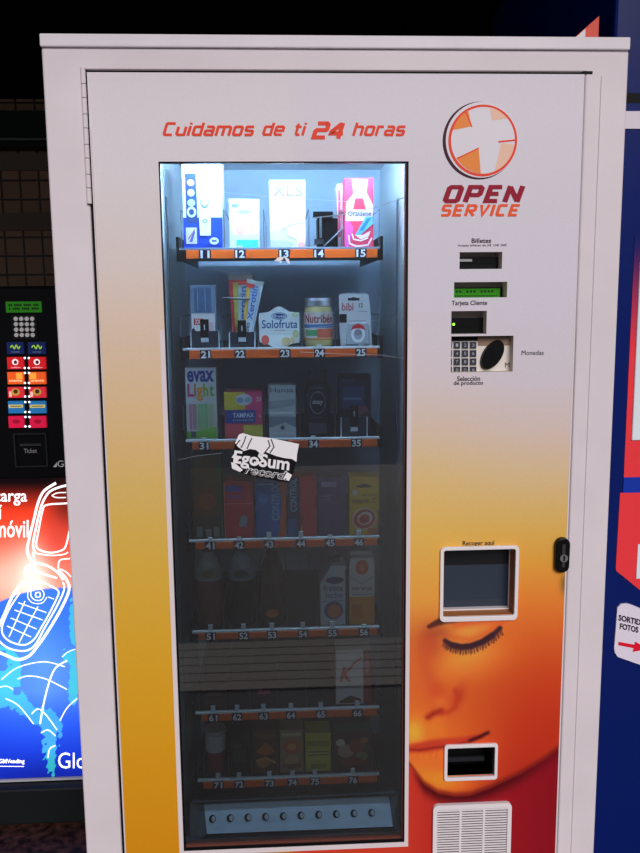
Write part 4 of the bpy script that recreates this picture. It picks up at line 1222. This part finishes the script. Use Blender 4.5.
x0, x1 = float(at(320.5, 600, YF)[0]), float(at(345.5, 600, YF)[0]); z1 = float(at(332, 566, YF)[2]); W_, H_ = x1 - x0, z1 - z0
t = thing('milk_carton', ((x0 + x1) / 2, YF + .03, z0), 'whitish drink carton with a dark cap, above tag 55', 'carton', GRP)
mb = MB().prism([(x0, z0), (x1, z0), (x1, z1), (x0 + .42 * W_, z1), (x0, z1 - .30 * H_)], YF, YF + .06, pm((186, 190, 200)))
f = Face(mb, x0, x1, z0, z1, YF)
f.ell(.58, .76, .36, .06, (60, 60, 110)).text('fresca', .12, .9, .58, .68, (90, 96, 120)).text('leche', .2, .9, .46, .56, (120, 130, 150)).ell(.52, .25, .38, .15, (70, 80, 130)).ell(.55, .24, .28, .12, (196, 120, 80)).rect(.05, .95, .40, .42, (150, 156, 170))
mb.build('carton_body', t)
MB().lathe(x0 + .58 * W_, YF + .03, [(.008, z1), (.012, z1 + .001), (.012, z1 + .012), (0, z1 + .013)], pm((34, 30, 50))).build('cap', t)
x0, x1 = float(at(349.5, 600, YF)[0]), float(at(374.5, 600, YF)[0]); z1 = float(at(361, 558, YF)[2]); W_, H_ = x1 - x0, z1 - z0
t = thing('juice_carton', ((x0 + x1) / 2, YF + .03, z0), 'orange and white juice carton with a pictured fruit at the top, above tag 56', 'carton', GRP)
mb = MB().prism([(x0, z0), (x1, z0), (x1, z1 - .012), (x1 - .06 * W_, z1), (x0 + .06 * W_, z1), (x0, z1 - .012)], YF, YF + .06, pm((206, 200, 200)))
f = Face(mb, x0, x1, z0, z1, YF)
f.rect(0, 1, 0, .42, (216, 140, 50)).ell(.5, .86, .26, .11, (206, 84, 50)).ell(.5, .84, .12, .05, (226, 130, 80)).line([(.02, .72), (.5, .62), (.98, .72)], .003, (180, 170, 180)).text('naranja', .1, .9, .50, .58, (130, 120, 130)).rect(.1, .9, .45, .465, (150, 140, 150)).rect(.1, .5, .1, .3, (200, 110, 40))
mb.build('carton_body', t)
MB().box(x0 + .06 * W_, x1 - .06 * W_, YF + .026, YF + .034, z1, z1 + .006, pm((200, 190, 190))).build('sealed_top', t)
# --- row 6
def a63(f):
    f.text('duo', .36, .74, .55, .8, (206, 110, 130), .03).rect(.1, .9, .2, .3, (70, 30, 40))
carton('small_dark_box', 5, 246, 278, 684, 'low black box with small pink letters, above tag 63', 'box', (36, 24, 30), a63, .06)
def a61(f):
    f.rect(.1, .9, .1, .5, (84, 62, 52)).rect(.2, .8, .6, .8, (100, 80, 70))
carton('small_brown_box', 5, 203, 226, 688, 'low brown box at the end of the sixth shelf, above tag 61', 'box', (70, 48, 42), a61, .06)
def a66(f):
    f.rect(.78, 1, 0, 1, (150, 50, 50)).text('K', .10, .50, .42, .70, (206, 54, 56), .03, .3).poly([(.4, .68), (.74, .84), (.74, .88), (.5, .78)], (206, 60, 60)).poly([(.1, .06), (.4, .16), (.7, .10), (.72, .02), (.1, .02)], (96, 60, 50)).rect(.08, .7, .30, .34, (190, 170, 170)).ell(.88, .7, .08, .12, (206, 130, 130))
carton('cereal_bar_box', 5, 336, 371, 650, 'white and red box with a slanted red letter, above tag 66', 'box', (206, 200, 204), a66, .06)
# --- row 7
z0 = ZS[6]
xc = float(at(215, 760, YF)[0]); rr_ = float(at(226, 760, YF)[0]) - xc; yc = YF + rr_
z1 = float(at(215, 733, YF)[2]); H_ = z1 - z0
t = thing('dessert_cup', (xc, yc, z0), 'round cup with a white band and reddish foot, above tag 71', 'cup', GRP)
MB().lathe(xc, yc, [(0, z0), (rr_ * .8, z0), (rr_ * .9, z0 + .5 * H_), (rr_, z0 + .92 * H_)], [pm((90, 40, 40)), pm((128, 56, 58)), pm((176, 176, 178))]).build('cup_body', t)
MB().lathe(xc, yc, [(rr_ * 1.04, z0 + .9 * H_), (rr_ * 1.04, z0 + .97 * H_), (rr_ * .98, z0 + H_), (0, z0 + H_)], pm((150, 146, 146), .3)).build('lid', t)
def a72(f):
    f.rect(.2, .8, .3, .6, (60, 60, 56)).rect(.2, .6, .7, .8, (74, 70, 60))
carton('dark_packet', 6, 229, 250, 736, 'dark narrow packet between the cup and the brown pack, above tag 72', 'packet', (40, 38, 38), a72, .05)
def a73(f):
    f.poly([(.1, .5), (.5, .72), (.9, .5), (.5, .4)], (180, 100, 40)).ell(.4, .25, .26, .12, (170, 110, 50)).rect(.1, .9, .8, .92, (110, 84, 50)).line([(.1, .3), (.5, .36), (.9, .24)], .004, (206, 150, 80))
carton('biscuit_packet', 6, 253.5, 278, 730, 'brown packet with orange streaks, above tag 73', 'packet', (92, 60, 36), a73, .05)
def a74(f):
    f.ell(.5, .6, .34, .16, (196, 96, 50)).ell(.5, .6, .2, .08, (216, 150, 90)).rect(.1, .9, .1, .2, (120, 90, 60)).ell(.5, .3, .3, .1, (186, 150, 100)).rect(.1, .9, .86, .94, (190, 180, 140))
carton('tan_packet', 6, 280, 303.5, 730, 'tan packet with an orange disc, above tag 74', 'packet', (158, 130, 92), a74, .05)
def a75(f):
    f.rect(.06, .94, .66, .80, (150, 140, 40)).rect(.1, .9, .3, .58, (190, 180, 90)).rect(.1, .9, .5, .53, (110, 104, 40)).rect(.1, .9, .42, .45, (110, 104, 40)).rect(.2, .8, .08, .2, (150, 140, 50))
carton('yellow_green_box', 6, 305.5, 331, 733, 'yellow green box on the lowest shelf, above tag 75', 'box', (186, 176, 52), a75, .05)
def a76(f):
    f.rect(0, 1, .78, 1, (40, 62, 52)).ell(.35, .4, .22, .14, (176, 140, 120)).ell(.62, .5, .2, .14, (150, 60, 40)).ell(.74, .28, .16, .10, (120, 130, 60)).ell(.2, .58, .12, .08, (200, 190, 180)).ell(.5, .18, .3, .1, (130, 40, 36)).ell(.82, .62, .1, .06, (190, 110, 50))
carton('snack_bag', 6, 333, 371, 722, 'dark bag with a mixed red and beige picture, above tag 76', 'bag', (84, 44, 40), a76, .05)

# ------------------------------------------------------------------ phone top-up machine behind on the left
YG = .825
gx0 = float(at(-78, 420, YG)[0]); gx1 = -.02
ztop = float(at(30, 286, YG)[2])
gm = thing('phone_top_up_machine', ((gx0 + gx1) / 2, YG + .25, 0), 'black phone top-up machine with a glowing red and blue poster, beside the white machine', 'machine')
m_gm = mat('machine_black_gloss', (10, 10, 12), .22)
MB().box(gx0, gx1, YG + .004, YG + .5, .05, ztop, m_gm).build('body', gm, .008)
MB().box(gx0 - .01, gx1 + .01, YG - .05, YG + .5, 0, float(at(40, 783, YG - .02)[2]), mat('plinth_dark_green', (26, 30, 30), .4)).build('plinth', gm, .006)
m_poster = print_mat('backlit_poster', .3, emit=.92)
def poster_ink(px, py):
    top = ladder(py, [(470, (8, 4, 6)), (482, (14, 4, 6)), (494, (110, 24, 16)), (510, (204, 50, 26)), (545, (226, 82, 62)), (585, (240, 130, 110)), (620, (240, 120, 100))])
    c = top
    def bl(col, w_):
        nonlocal c
        w_ = np.clip(w_, 0, 1)[..., None]
        c = c * (1 - w_) + np.array(col, float) * w_
    G = lambda cx, cy, sx, sy: np.exp(-((px - cx) / sx) ** 2 - ((py - cy) / sy) ** 2)
    bl((12, 6, 8), .9 * smooth(62, 20, px) * 0)
    bl((255, 236, 222), .95 * G(32, 580, 20, 34))  # hot spot of the backlight, put into the poster's colour
    bl((255, 190, 170), .6 * G(5, 575, 24, 26))
    bl((90, 26, 22), .8 * G(66, 505, 14, 22))
    bl((196, 62, 50), .6 * G(58, 535, 14, 20))
    edge = np.interp(px, [-90, 0, 20, 42, 60, 90], [618, 601, 593, 588.5, 587, 586])
    blue = ladder(py, [(580, (56, 112, 226)), (620, (58, 118, 226)), (660, (84, 140, 232)), (690, (84, 136, 236)), (720, (44, 92, 222)), (750, (24, 56, 190)), (778, (12, 26, 130))])
    far = np.clip(np.abs(px - 45) / 60, 0, 1)[..., None]
    blue = blue * (1 - .30 * far) + np.array((20, 50, 190)) * .30 * far
    wv = 1.6 * np.sin(px * .9) + 1.4 * np.sin(py * .7 + px * .4)
    land = np.zeros(px.shape, bool)
    for cx, cy, rx, ry in ((4, 672, 19, 26), (-14, 690, 26, 22), (14, 698, 14, 9), (26, 708, 9, 7), (76, 622, 6, 24), (79, 672, 8, 24), (74, 690, 6, 14), (44, 716, 14, 9), (52, 726, 11, 12), (51, 745, 7, 16), (51, 762, 4.5, 12), (72, 656, 8, 7)):
        land |= ((px + wv - cx) / rx) ** 2 + ((py + wv - cy) / ry) ** 2 < 1
    for cx, cy, rx, ry in ((3, 660, 7, 10), (18, 690, 5, 4)):
        land &= ~(((px + wv - cx) / rx) ** 2 + ((py - cy) / ry) ** 2 < 1)
    teal = ladder(py, [(600, (60, 180, 216)), (690, (66, 190, 200)), (715, (66, 160, 226)), (745, (72, 170, 222)), (762, (50, 176, 170))])
    blue = np.where(land[..., None], teal * .85 + blue * .15, blue)
    m_ = smooth(-1, 1, py - edge)[..., None]
    return lin(np.clip(c * (1 - m_) + blue * m_, 0, 255))
pz1, pz0 = float(at(30, 478, YG)[2]), float(at(30, 776.5, YG)[2])
xs = np.linspace(gx0 + .012, gx1 - .012, 190)
zs = np.linspace(pz0, pz1, 290)
X, Z = np.meshgrid(xs, zs)
px_, py_ = pix(X, Z, YG)
pb = MB()
pb.add(np.stack([X.ravel(), np.full(X.size, YG - .006), Z.ravel()], 1), [(j * 190 + i, j * 190 + i + 1, (j + 1) * 190 + i + 1, (j + 1) * 190 + i) for j in range(289) for i in range(189)], m_poster, ink=poster_ink(px_, py_).reshape(-1, 3))
pb.box(gx0 + .011, gx1 - .011, YG - .0058, YG + .006, pz0 - .001, pz1 + .001, m_gm)
pbo = tag(pb.build('lit_poster', gm), 'glowing red and blue poster', None)
MB().box(gx0 + .005, gx1 - .005, YG - .014, YG + .004, pz0 - .007, pz0 - .001, mat('silver_strip', (206, 206, 210), .3, .3)).build('silver_strip', gm)
la = MB()
m_lit = mat('poster_white_lit', (255, 255, 255), .4, emit=1.0)
fn = lambda x, y: tuple(at(x, y, YG - .0075))
def curve(pts, n=5):
    P = [np.array(pts[0])] + [np.array(p, float) for p in pts] + [np.array(pts[-1])]
    out = []
    for i in range(1, len(P) - 2):
        for k in range(n):
            t = k / n
            p0, p1, p2, p3 = P[i - 1], P[i], P[i + 1], P[i + 2]
            out.append(.5 * (2 * p1 + (p2 - p0) * t + (2 * p0 - 5 * p1 + 4 * p2 - p3) * t * t + (3 * p1 - p0 - 3 * p2 + p3) * t ** 3))
    out.append(P[-1])
    return out
for w_, pts in (
    (3.0, [(56, 483), (44, 491), (38, 503), (34, 519), (30, 535), (27.2, 549), (28.6, 556), (31.5, 561)]),
    (2.6, [(72, 485), (63.7, 486), (50.5, 491), (43.8, 500), (39.8, 511), (35.9, 528), (33, 544), (35, 553)]),
    (2.0, [(74, 503), (63.7, 503.5), (46.5, 505), (42.5, 511), (38.5, 531), (36.2, 544), (39, 549.6), (50.5, 552.7), (62.4, 550), (66.4, 544), (70, 528), (74, 510)]),
    (1.5, [(34.5, 553), (50.5, 555.4), (63.7, 554.4), (68, 552)]),
    (1.2, [(52, 495.5), (57, 493), (66, 492.5)]), (1.2, [(52, 495.5), (56, 497.5), (66, 497.5)]),
    (2.4, [(26, 576), (25, 572), (28, 566.6), (37, 563.4), (49, 566.6), (58, 573), (63, 580)]),
    (1.8, [(33, 552), (34, 560), (33, 568)]), (2.0, [(30, 569), (45, 574.6), (57, 578)]),
    (1.6, [(58.4, 569), (58.6, 563), (61, 559.6), (70, 558.6)]), (1.4, [(60, 569), (66, 572), (71, 577)]),
    (3.2, [(22.8, 582), (12, 597), (4.6, 614), (-1, 626), (-7, 641), (-4, 650), (7.6, 656), (18, 659.5), (29, 656), (38, 645.5), (48.7, 630), (61, 609), (69, 590), (66, 579), (58, 570)]),
    (1.8, [(27, 584), (39.6, 582), (51.8, 586.8), (58.6, 591.5), (56, 600), (49, 614), (41, 628), (33.5, 640), (22.8, 645), (7.6, 640), (1.8, 629), (9, 609.6), (19.8, 592.8)]),
    (2.0, [(63, 582), (64, 590), (57, 606), (45, 627), (35, 645), (24, 651), (8, 648), (-2, 640)]),
    (1.2, [(25, 601), (17, 619), (9, 637)]), (1.2, [(38, 606.5), (28, 625), (19, 643)]),
    (1.1, [(18.3, 602.7), (46.4, 612.6)]), (1.1, [(14.5, 610), (42.6, 620)]), (1.1, [(10.7, 618), (36.5, 629)]), (1.1, [(6.9, 626), (31, 637)]),
    (1.2, [(31, 590), (36, 588), (42, 590), (44, 595), (41, 600), (35, 600), (31, 596), (31, 590)]), (1.4, [(35.5, 593), (39.5, 592.5), (40, 596.5), (36, 597), (35.5, 593)]), (1.0, [(48, 597), (54, 599)]), (1.0, [(28, 592), (28, 598), (33, 603), (42, 603), (47, 597)]),
    (1.2, [(1.5, 679.6), (15, 669), (30.5, 663.6), (47, 662), (64.7, 666.7)]), (1.2, [(17.5, 679), (29, 676), (45.7, 679), (67, 689.5)]),
    (1.9, [(67, 660.6), (56, 667.5), (50, 679.6), (44, 702), (40, 724)]), (1.0, [(-10, 690), (0, 687), (7.6, 686.5), (13, 689.5)]),
    (1.2, [(5.7, 698.6), (19, 706), (33.5, 724)]), (1.3, [(31.5, 714), (38, 709), (46, 715), (57, 730)]), (1.3, [(60, 720.6), (67, 708), (77, 698.6)]), (1.2, [(41, 733), (48, 730), (55.5, 736)]), (1.4, [(47.8, 758), (49.7, 749), (55.4, 745.5)]), (1.0, [(62, 657), (68, 652), (76, 649)]), (1.0, [(-30, 675), (-18, 664), (-2, 659)])):
    la.stroke(curve(pts), w_ * .85, fn, m_lit)
def gtext(mb, st, x0, y0, x1, y1, m, bold=.02, Y=YG - .0075):
    mb.text(st, 0, 0, 0, 0, 0, m, bold, 0, fn=lambda a, b: tuple(at(x0 + a * (x1 - x0), y1 + b * (y0 - y1), Y)))
la.build('phone_drawing', pbo)
la = MB()
gtext(la, 'Recarga', -22, 489.5, 27, 505.5, m_lit, .012)
gtext(la, 'aquí', -22, 505, 2, 524, m_lit, .012)
gtext(la, 'tu móvil', -24, 520, 28.5, 537.5, m_lit, .012)
la.build('poster_lettering', pbo)
la = MB()
gtext(la, 'Global', 58, 752.5, 108, 768.5, m_lit, 0)
la.build('poster_lettering', pbo)
la = MB()
gtext(la, 'GMVending', -1, 759, 24.5, 764.5, m_lit, .03)
la.stroke([(0, 766.3), (24, 766.5)], .7, fn, m_lit)
la.build('poster_lettering', pbo)
q = pbox(6, 301.5, 41.5, 312.5, YG)
dsp = MB().box(q[0], q[1], YG - .002, YG + .006, q[2], q[3], mat('lcd_green_dim', (34, 104, 18), .4, emit=.5))
for r_ in (.35, .68):
    for i in range(16):
        x = q[0] + .008 + i * (q[1] - q[0] - .014) / 16
        if (i * 7 + int(r_ * 10)) % 5:
            dsp.rect(x, x + .004, q[2] + r_ * (q[3] - q[2]) - .003, q[2] + r_ * (q[3] - q[2]) + .003, YG - .0024, mat('lcd_ink_dim', (12, 44, 10), .5))
dsp.build('display', gm)
kp_ = MB()
q = pbox(12, 315, 37, 339.5, YG)
kpo = kp_.box(q[0], q[1], YG, YG + .006, q[2], q[3], mat('keypad_black', (16, 16, 18), .4)).build('keypad', gm)
for r_ in range(4):
    for c_ in range(4):
        p = at(15.8 + c_ * 5.45 + r_ * .2, 318.8 + r_ * 5.4, YG - .004)
        MB().rod((p[0], YG - .005, p[2]), (p[0], YG, p[2]), .0058, mat('key_steel', (214, 212, 210), .35, .3), 14).build('key', kpo)
BT = [(342, 354, (22, 36, 84), 'wave'), (357, 369, (206, 30, 40), 'drop'), (372, 384, (236, 92, 34), 'word'), (387, 397.5, (214, 44, 60), 'mix'), (401, 413, (36, 110, 170), 'band'), (416, 427.5, (206, 24, 66), 'plain')]
m_led = mat('led_white', (235, 245, 255), .4, emit=2.2)
for r_, (ya, yb, c, kind) in enumerate(BT):
    for side in (0, 1):
        xa, xb_ = ((7.5, 24) if side == 0 else (28.6, 46))
        sh_ = r_ * .35
        q = pbox(xa + sh_, ya, xb_ + sh_ * .3, yb, YG)
        lit = .45 if r_ else .35
        mb = MB().box(q[0], q[1], YG - .006, YG + .004, q[2], q[3], mat('button_%s' % kind, c, .35, emit=lit))
        f = Face(mb, *q, YG - .0062)
        yy = YG - .0066
        if kind == 'wave':
            mb.stroke(curve([(f.X(.22), f.Z(.55)), (f.X(.34), f.Z(.72)), (f.X(.46), f.Z(.46)), (f.X(.58), f.Z(.74)), (f.X(.70), f.Z(.46)), (f.X(.80), f.Z(.66))]), .0032, lambda a, b: (a, yy, b), mat('logo_lime', (150, 196, 60), .4, emit=.5))
            mb.text('movistar', f.X(.26), f.X(.76), f.Z(.14), f.Z(.24), yy, mat('logo_pale', (130, 150, 190), .4, emit=.3))
        elif kind == 'drop':
            mb.ell(f.X(.5), f.Z(.60), .0085, .0085, yy, mat('logo_white', (246, 226, 226), .4, emit=.6), 22)
            mb.ell(f.X(.52), f.Z(.58), .0045, .0050, yy - .0004, mat('logo_dark_red', (110, 10, 20), .4), 18)
            mb.text('vodafone', f.X(.22), f.X(.8), f.Z(.10), f.Z(.2), yy, MATS['logo_white'])
        elif kind == 'word':
            mb.text('orange', f.X(.1), f.X(.9), f.Z(.14), f.Z(.36), yy, mat('logo_cream', (250, 214, 160), .4, emit=.6), .02)
            mb.rect(f.X(.55 if side == 0 else .06), f.X(.94 if side == 0 else .45), f.Z(.42), f.Z(.94), yy, mat('logo_amber', (250, 160, 60), .4, emit=.6))
        elif kind == 'mix':
            mb.ell(f.X(.48), f.Z(.55), .012, .010, yy, mat('logo_gold', (196, 150, 60), .4, emit=.4), 18)
            mb.ell(f.X(.5), f.Z(.6), .006, .006, yy - .0003, mat('logo_brown', (90, 50, 40), .4), 14)
            mb.rect(f.X(.08), f.X(.24), f.Z(.1), f.Z(.6), yy, mat('logo_rose', (246, 190, 180), .4, emit=.5))
        elif kind == 'band':
            mb.rect(f.X(.04), f.X(.96), f.Z(.46), f.Z(.72), yy, mat('logo_sand', (206, 190, 110), .4, emit=.45))
            mb.rect(f.X(.14), f.X(.86), f.Z(.56), f.Z(.63), yy - .0003, mat('logo_navy', (30, 50, 90), .4))
        else:
            mb.ell(f.X(.5), f.Z(.55), .010, .006, yy, mat('logo_crimson', (160, 14, 50), .4, emit=.3), 18)
        mb.build('network_button', gm)
        if r_:
            for yv in (ya + 1.0, yb - 1.0):
                p = at((24.6 if side == 0 else 28.6) + sh_ * .5, yv, YG - .008)
                MB().ell(p[0], p[2], .0027, .0027, YG - .008, m_led, 12).build('led', gm)
q = pbox(14.5, 433, 47.5, 467, YG)
sl_ = MB().ring(q, (q[0] + .004, q[1] - .004, q[2] + .004, q[3] - .004), YG - .004, YG + .004, mat('ticket_frame', (30, 34, 34), .4))
sl_.box(q[0] + .016, q[1] - .016, YG - .003, YG + .004, q[2] + .060, q[2] + .066, mat('ticket_slot_grey', (46, 46, 46), .4))
sl_.text('Ticket', *pbox(24, 448.5, 37, 453, YG), YG - .001, mat('ticket_ink', (120, 120, 124), .5), .02)
sl_.build('ticket_slot', gm)
mk = MB()
gtext(mk, 'GMV', 57.5, 460.5, 78, 467, mat('mark_grey', (170, 170, 176), .5, emit=.15), .0, YG + .0034)
mk.poly(frontal(YG + .0034)([(53, 467), (56.5, 467), (57.5, 462)]), YG + .0034, MATS['mark_grey'])
mk.build('maker_mark', gm)

# ------------------------------------------------------------------ photo booth on the right
YB = .10
m_blue = mat('booth_blue', pr(5, 24, 88), .3, raw=True)
bx0 = 1.012
bx1 = 1.75
ph = thing('photo_booth', ((bx0 + bx1) / 2, .55, 0), 'dark blue photo booth with red panels and a white exit sign with an arrow', 'photo booth')
zt_ = 2.30
MB().box(bx0, bx1, YB, 1.0, 0, zt_, m_blue).build('body', ph, .006)
def pbY(x0, y0, x1, y1, ext=None):
    a = at(x0, (y0 + y1) / 2, YB)
    z1_, z0_ = at(632, y0, YB)[2], at(632, y1, YB)[2]
    return float(a[0]), (bx1 - .03 if ext is None else float(at(ext, (y0 + y1) / 2, YB)[0])), float(z0_), float(z1_)
q = pbY(612, 93, 640, 103)
MB().box(bx0 + .002, bx1, YB - .001, YB + .004, q[2], q[3], m_dark).build('dark_joint', ph)
q = pbY(612, 111.5, 640, 129)
MB().box(bx0 + .002, bx1, YB - .003, YB + .004, q[2], q[3], mat('booth_white', pr(206, 196, 206), .4, raw=True)).build('white_band', ph)
m_bred = mat('booth_red', pr(242, 56, 62), .35, raw=True)
m_fade = mat('booth_fade', pr(120, 30, 70), .35, raw=True)
# upper red panel fading from blue
xl = float(at(627, 400, YB)[0])
za, zb_ = float(at(632, 477, YB)[2]), float(at(632, 235, YB)[2])
m_ph = print_mat('booth_print', .35)
pp = MB()
nz = 60
zz = np.linspace(za, zb_, nz)
xx = np.array([xl, bx1 - .05])
t = smooth(float(at(632, 370, YB)[2]), zb_, zz)
ink = np.array([[np.array(pr(242, 56, 62)) * (1 - q_) + np.array(pr(5, 24, 88)) * q_] * 2 for q_ in t]).reshape(-1, 3)
pp.add([(x, YB - .0015, z) for z in zz for x in xx], [(2 * j, 2 * j + 1, 2 * j + 3, 2 * j + 2) for j in range(nz - 1)], m_ph, ink=ink)
pp.build('upper_red_panel', ph)
wz0, wz1 = float(at(636, 440, YB)[2]), float(at(636, 262, YB)[2])
wx = float(at(634.5, 360, YB)[0])
MB().box(wx, bx1 - .12, YB - .006, YB + .002, wz0, wz1, mat('panel_pale', pr(206, 214, 222), .35, raw=True)).build('display_panel', ph, .002)
zb1, zb2 = float(at(632, 492.5, YB)[2]), float(at(632, 477, YB)[2])
MB().box(xl, bx1 - .05, YB - .002, YB + .002, zb1, zb2, mat('booth_mid_blue', pr(22, 50, 150), .35, raw=True)).build('blue_band', ph)
Pb = frontal(YB)
l = Pb([(621, 568), (622.5, 492.5)])
e0 = Pb([(630, 575.5), (640, 581.5)])
sl_ = (e0[1][1] - e0[0][1]) / (e0[1][0] - e0[0][0])
low = [(xl - .006, zb1), (xl - .008, l[0][1]), (xl - .006, l[0][1] - .006), (xl + .004, l[0][1] - .014), (xl + .06, l[0][1] - .060), (bx1 - .05, l[0][1] - .060), (bx1 - .05, zb1)]
MB().prism(low, YB - .002, YB + .002, m_bred).build('lower_red_panel', ph)
q = Pb([(635.5, 578), (637, 544)])
s2 = MB().box(q[0][0], bx1 - .15, YB - .004, YB + .002, q[0][1] - .0, q[1][1], MATS['panel_pale'])
for i, cc in enumerate(((40, 60, 60), (120, 60, 50), (190, 160, 70), (60, 90, 70))):
    s2.box(q[0][0] + .012, q[0][0] + .20, YB - .006, YB - .004, q[1][1] + .005 + i * .016, q[1][1] + .018 + i * .016, pm(cc))
s2.build('sample_photos', ph)
# exit sign plate
sg = MB()
Ys = YB - .004
Ps = lambda pts: [(lambda p: (p[0], p[2]))(at(x, y, Ys)) for x, y in pts]
outl = Ps([(617.5, 608), (621, 604.2), (627, 603.5), (632, 605), (672, 622), (672, 676), (618, 657), (615, 653), (614.3, 648)])[::-1]
sg.prism(outl, Ys, YB + .002, mat('sign_plate_white', pr(208, 200, 212), .4, raw=True))
sfn = lambda o, ux, uy: (lambda a, b: tuple(at(o[0] + a * ux[0] + b * uy[0], o[1] + a * ux[1] + b * uy[1], Ys - .0008)))
sg.text('SORTIDA', 0, 0, 0, 0, 0, m_ink, .035, fn=sfn((618.4, 620.5), (27, 6.2), (.4, -6)))
sg.text('FOTOS', 0, 0, 0, 0, 0, m_ink, .035, fn=sfn((619.8, 629), (18.5, 4), (.4, -6)))
m_arw = mat('arrow_red', pr(206, 24, 44), .4, raw=True)
sg.stroke([(618.5, 643.5), (637, 647)], 3.6, lambda x, y: tuple(at(x, y, Ys - .0008)), m_arw)
sg.add([tuple(at(x, y, Ys - .0009)) for x, y in ((632.5, 652), (648, 649), (635, 641.5), (634.5, 646.5))], [(0, 1, 2, 3)], m_arw)
tag(sg.build('exit_sign', ph), 'white sign plate with a red arrow', None)
# triangular board lying up on the machine's top, over its right corner
YX = .10
e = [at(599.5, 15.5, YX), at(575, 37, YX)]
k_ = (e[0][2] - e[1][2]) / (e[0][0] - e[1][0])
xr_, zr_ = float(e[0][0]), float(e[0][2])
xl_ = xr_ - (zr_ - TOP) / k_
xm_ = float(at(585, 35, YX)[0])
sn = thing('sign_board', ((xl_ + xr_) / 2, YX + .012, TOP), 'small slanted red and white sign board on top of the white machine', 'sign')
MB().prism([(xl_, TOP), (xr_, TOP), (xr_, zr_)], YX, YX + .024, mat('sign_red', pr(232, 88, 74), .4, raw=True)).build('board', sn, .001)
MB().prism([(xl_ + .002, TOP), (xm_, TOP), (xm_, TOP + (xm_ - xl_ - .002) * k_)], YX - .0015, YX, mat('sign_white', pr(240, 230, 226), .4, raw=True)).build('white_field', sn)
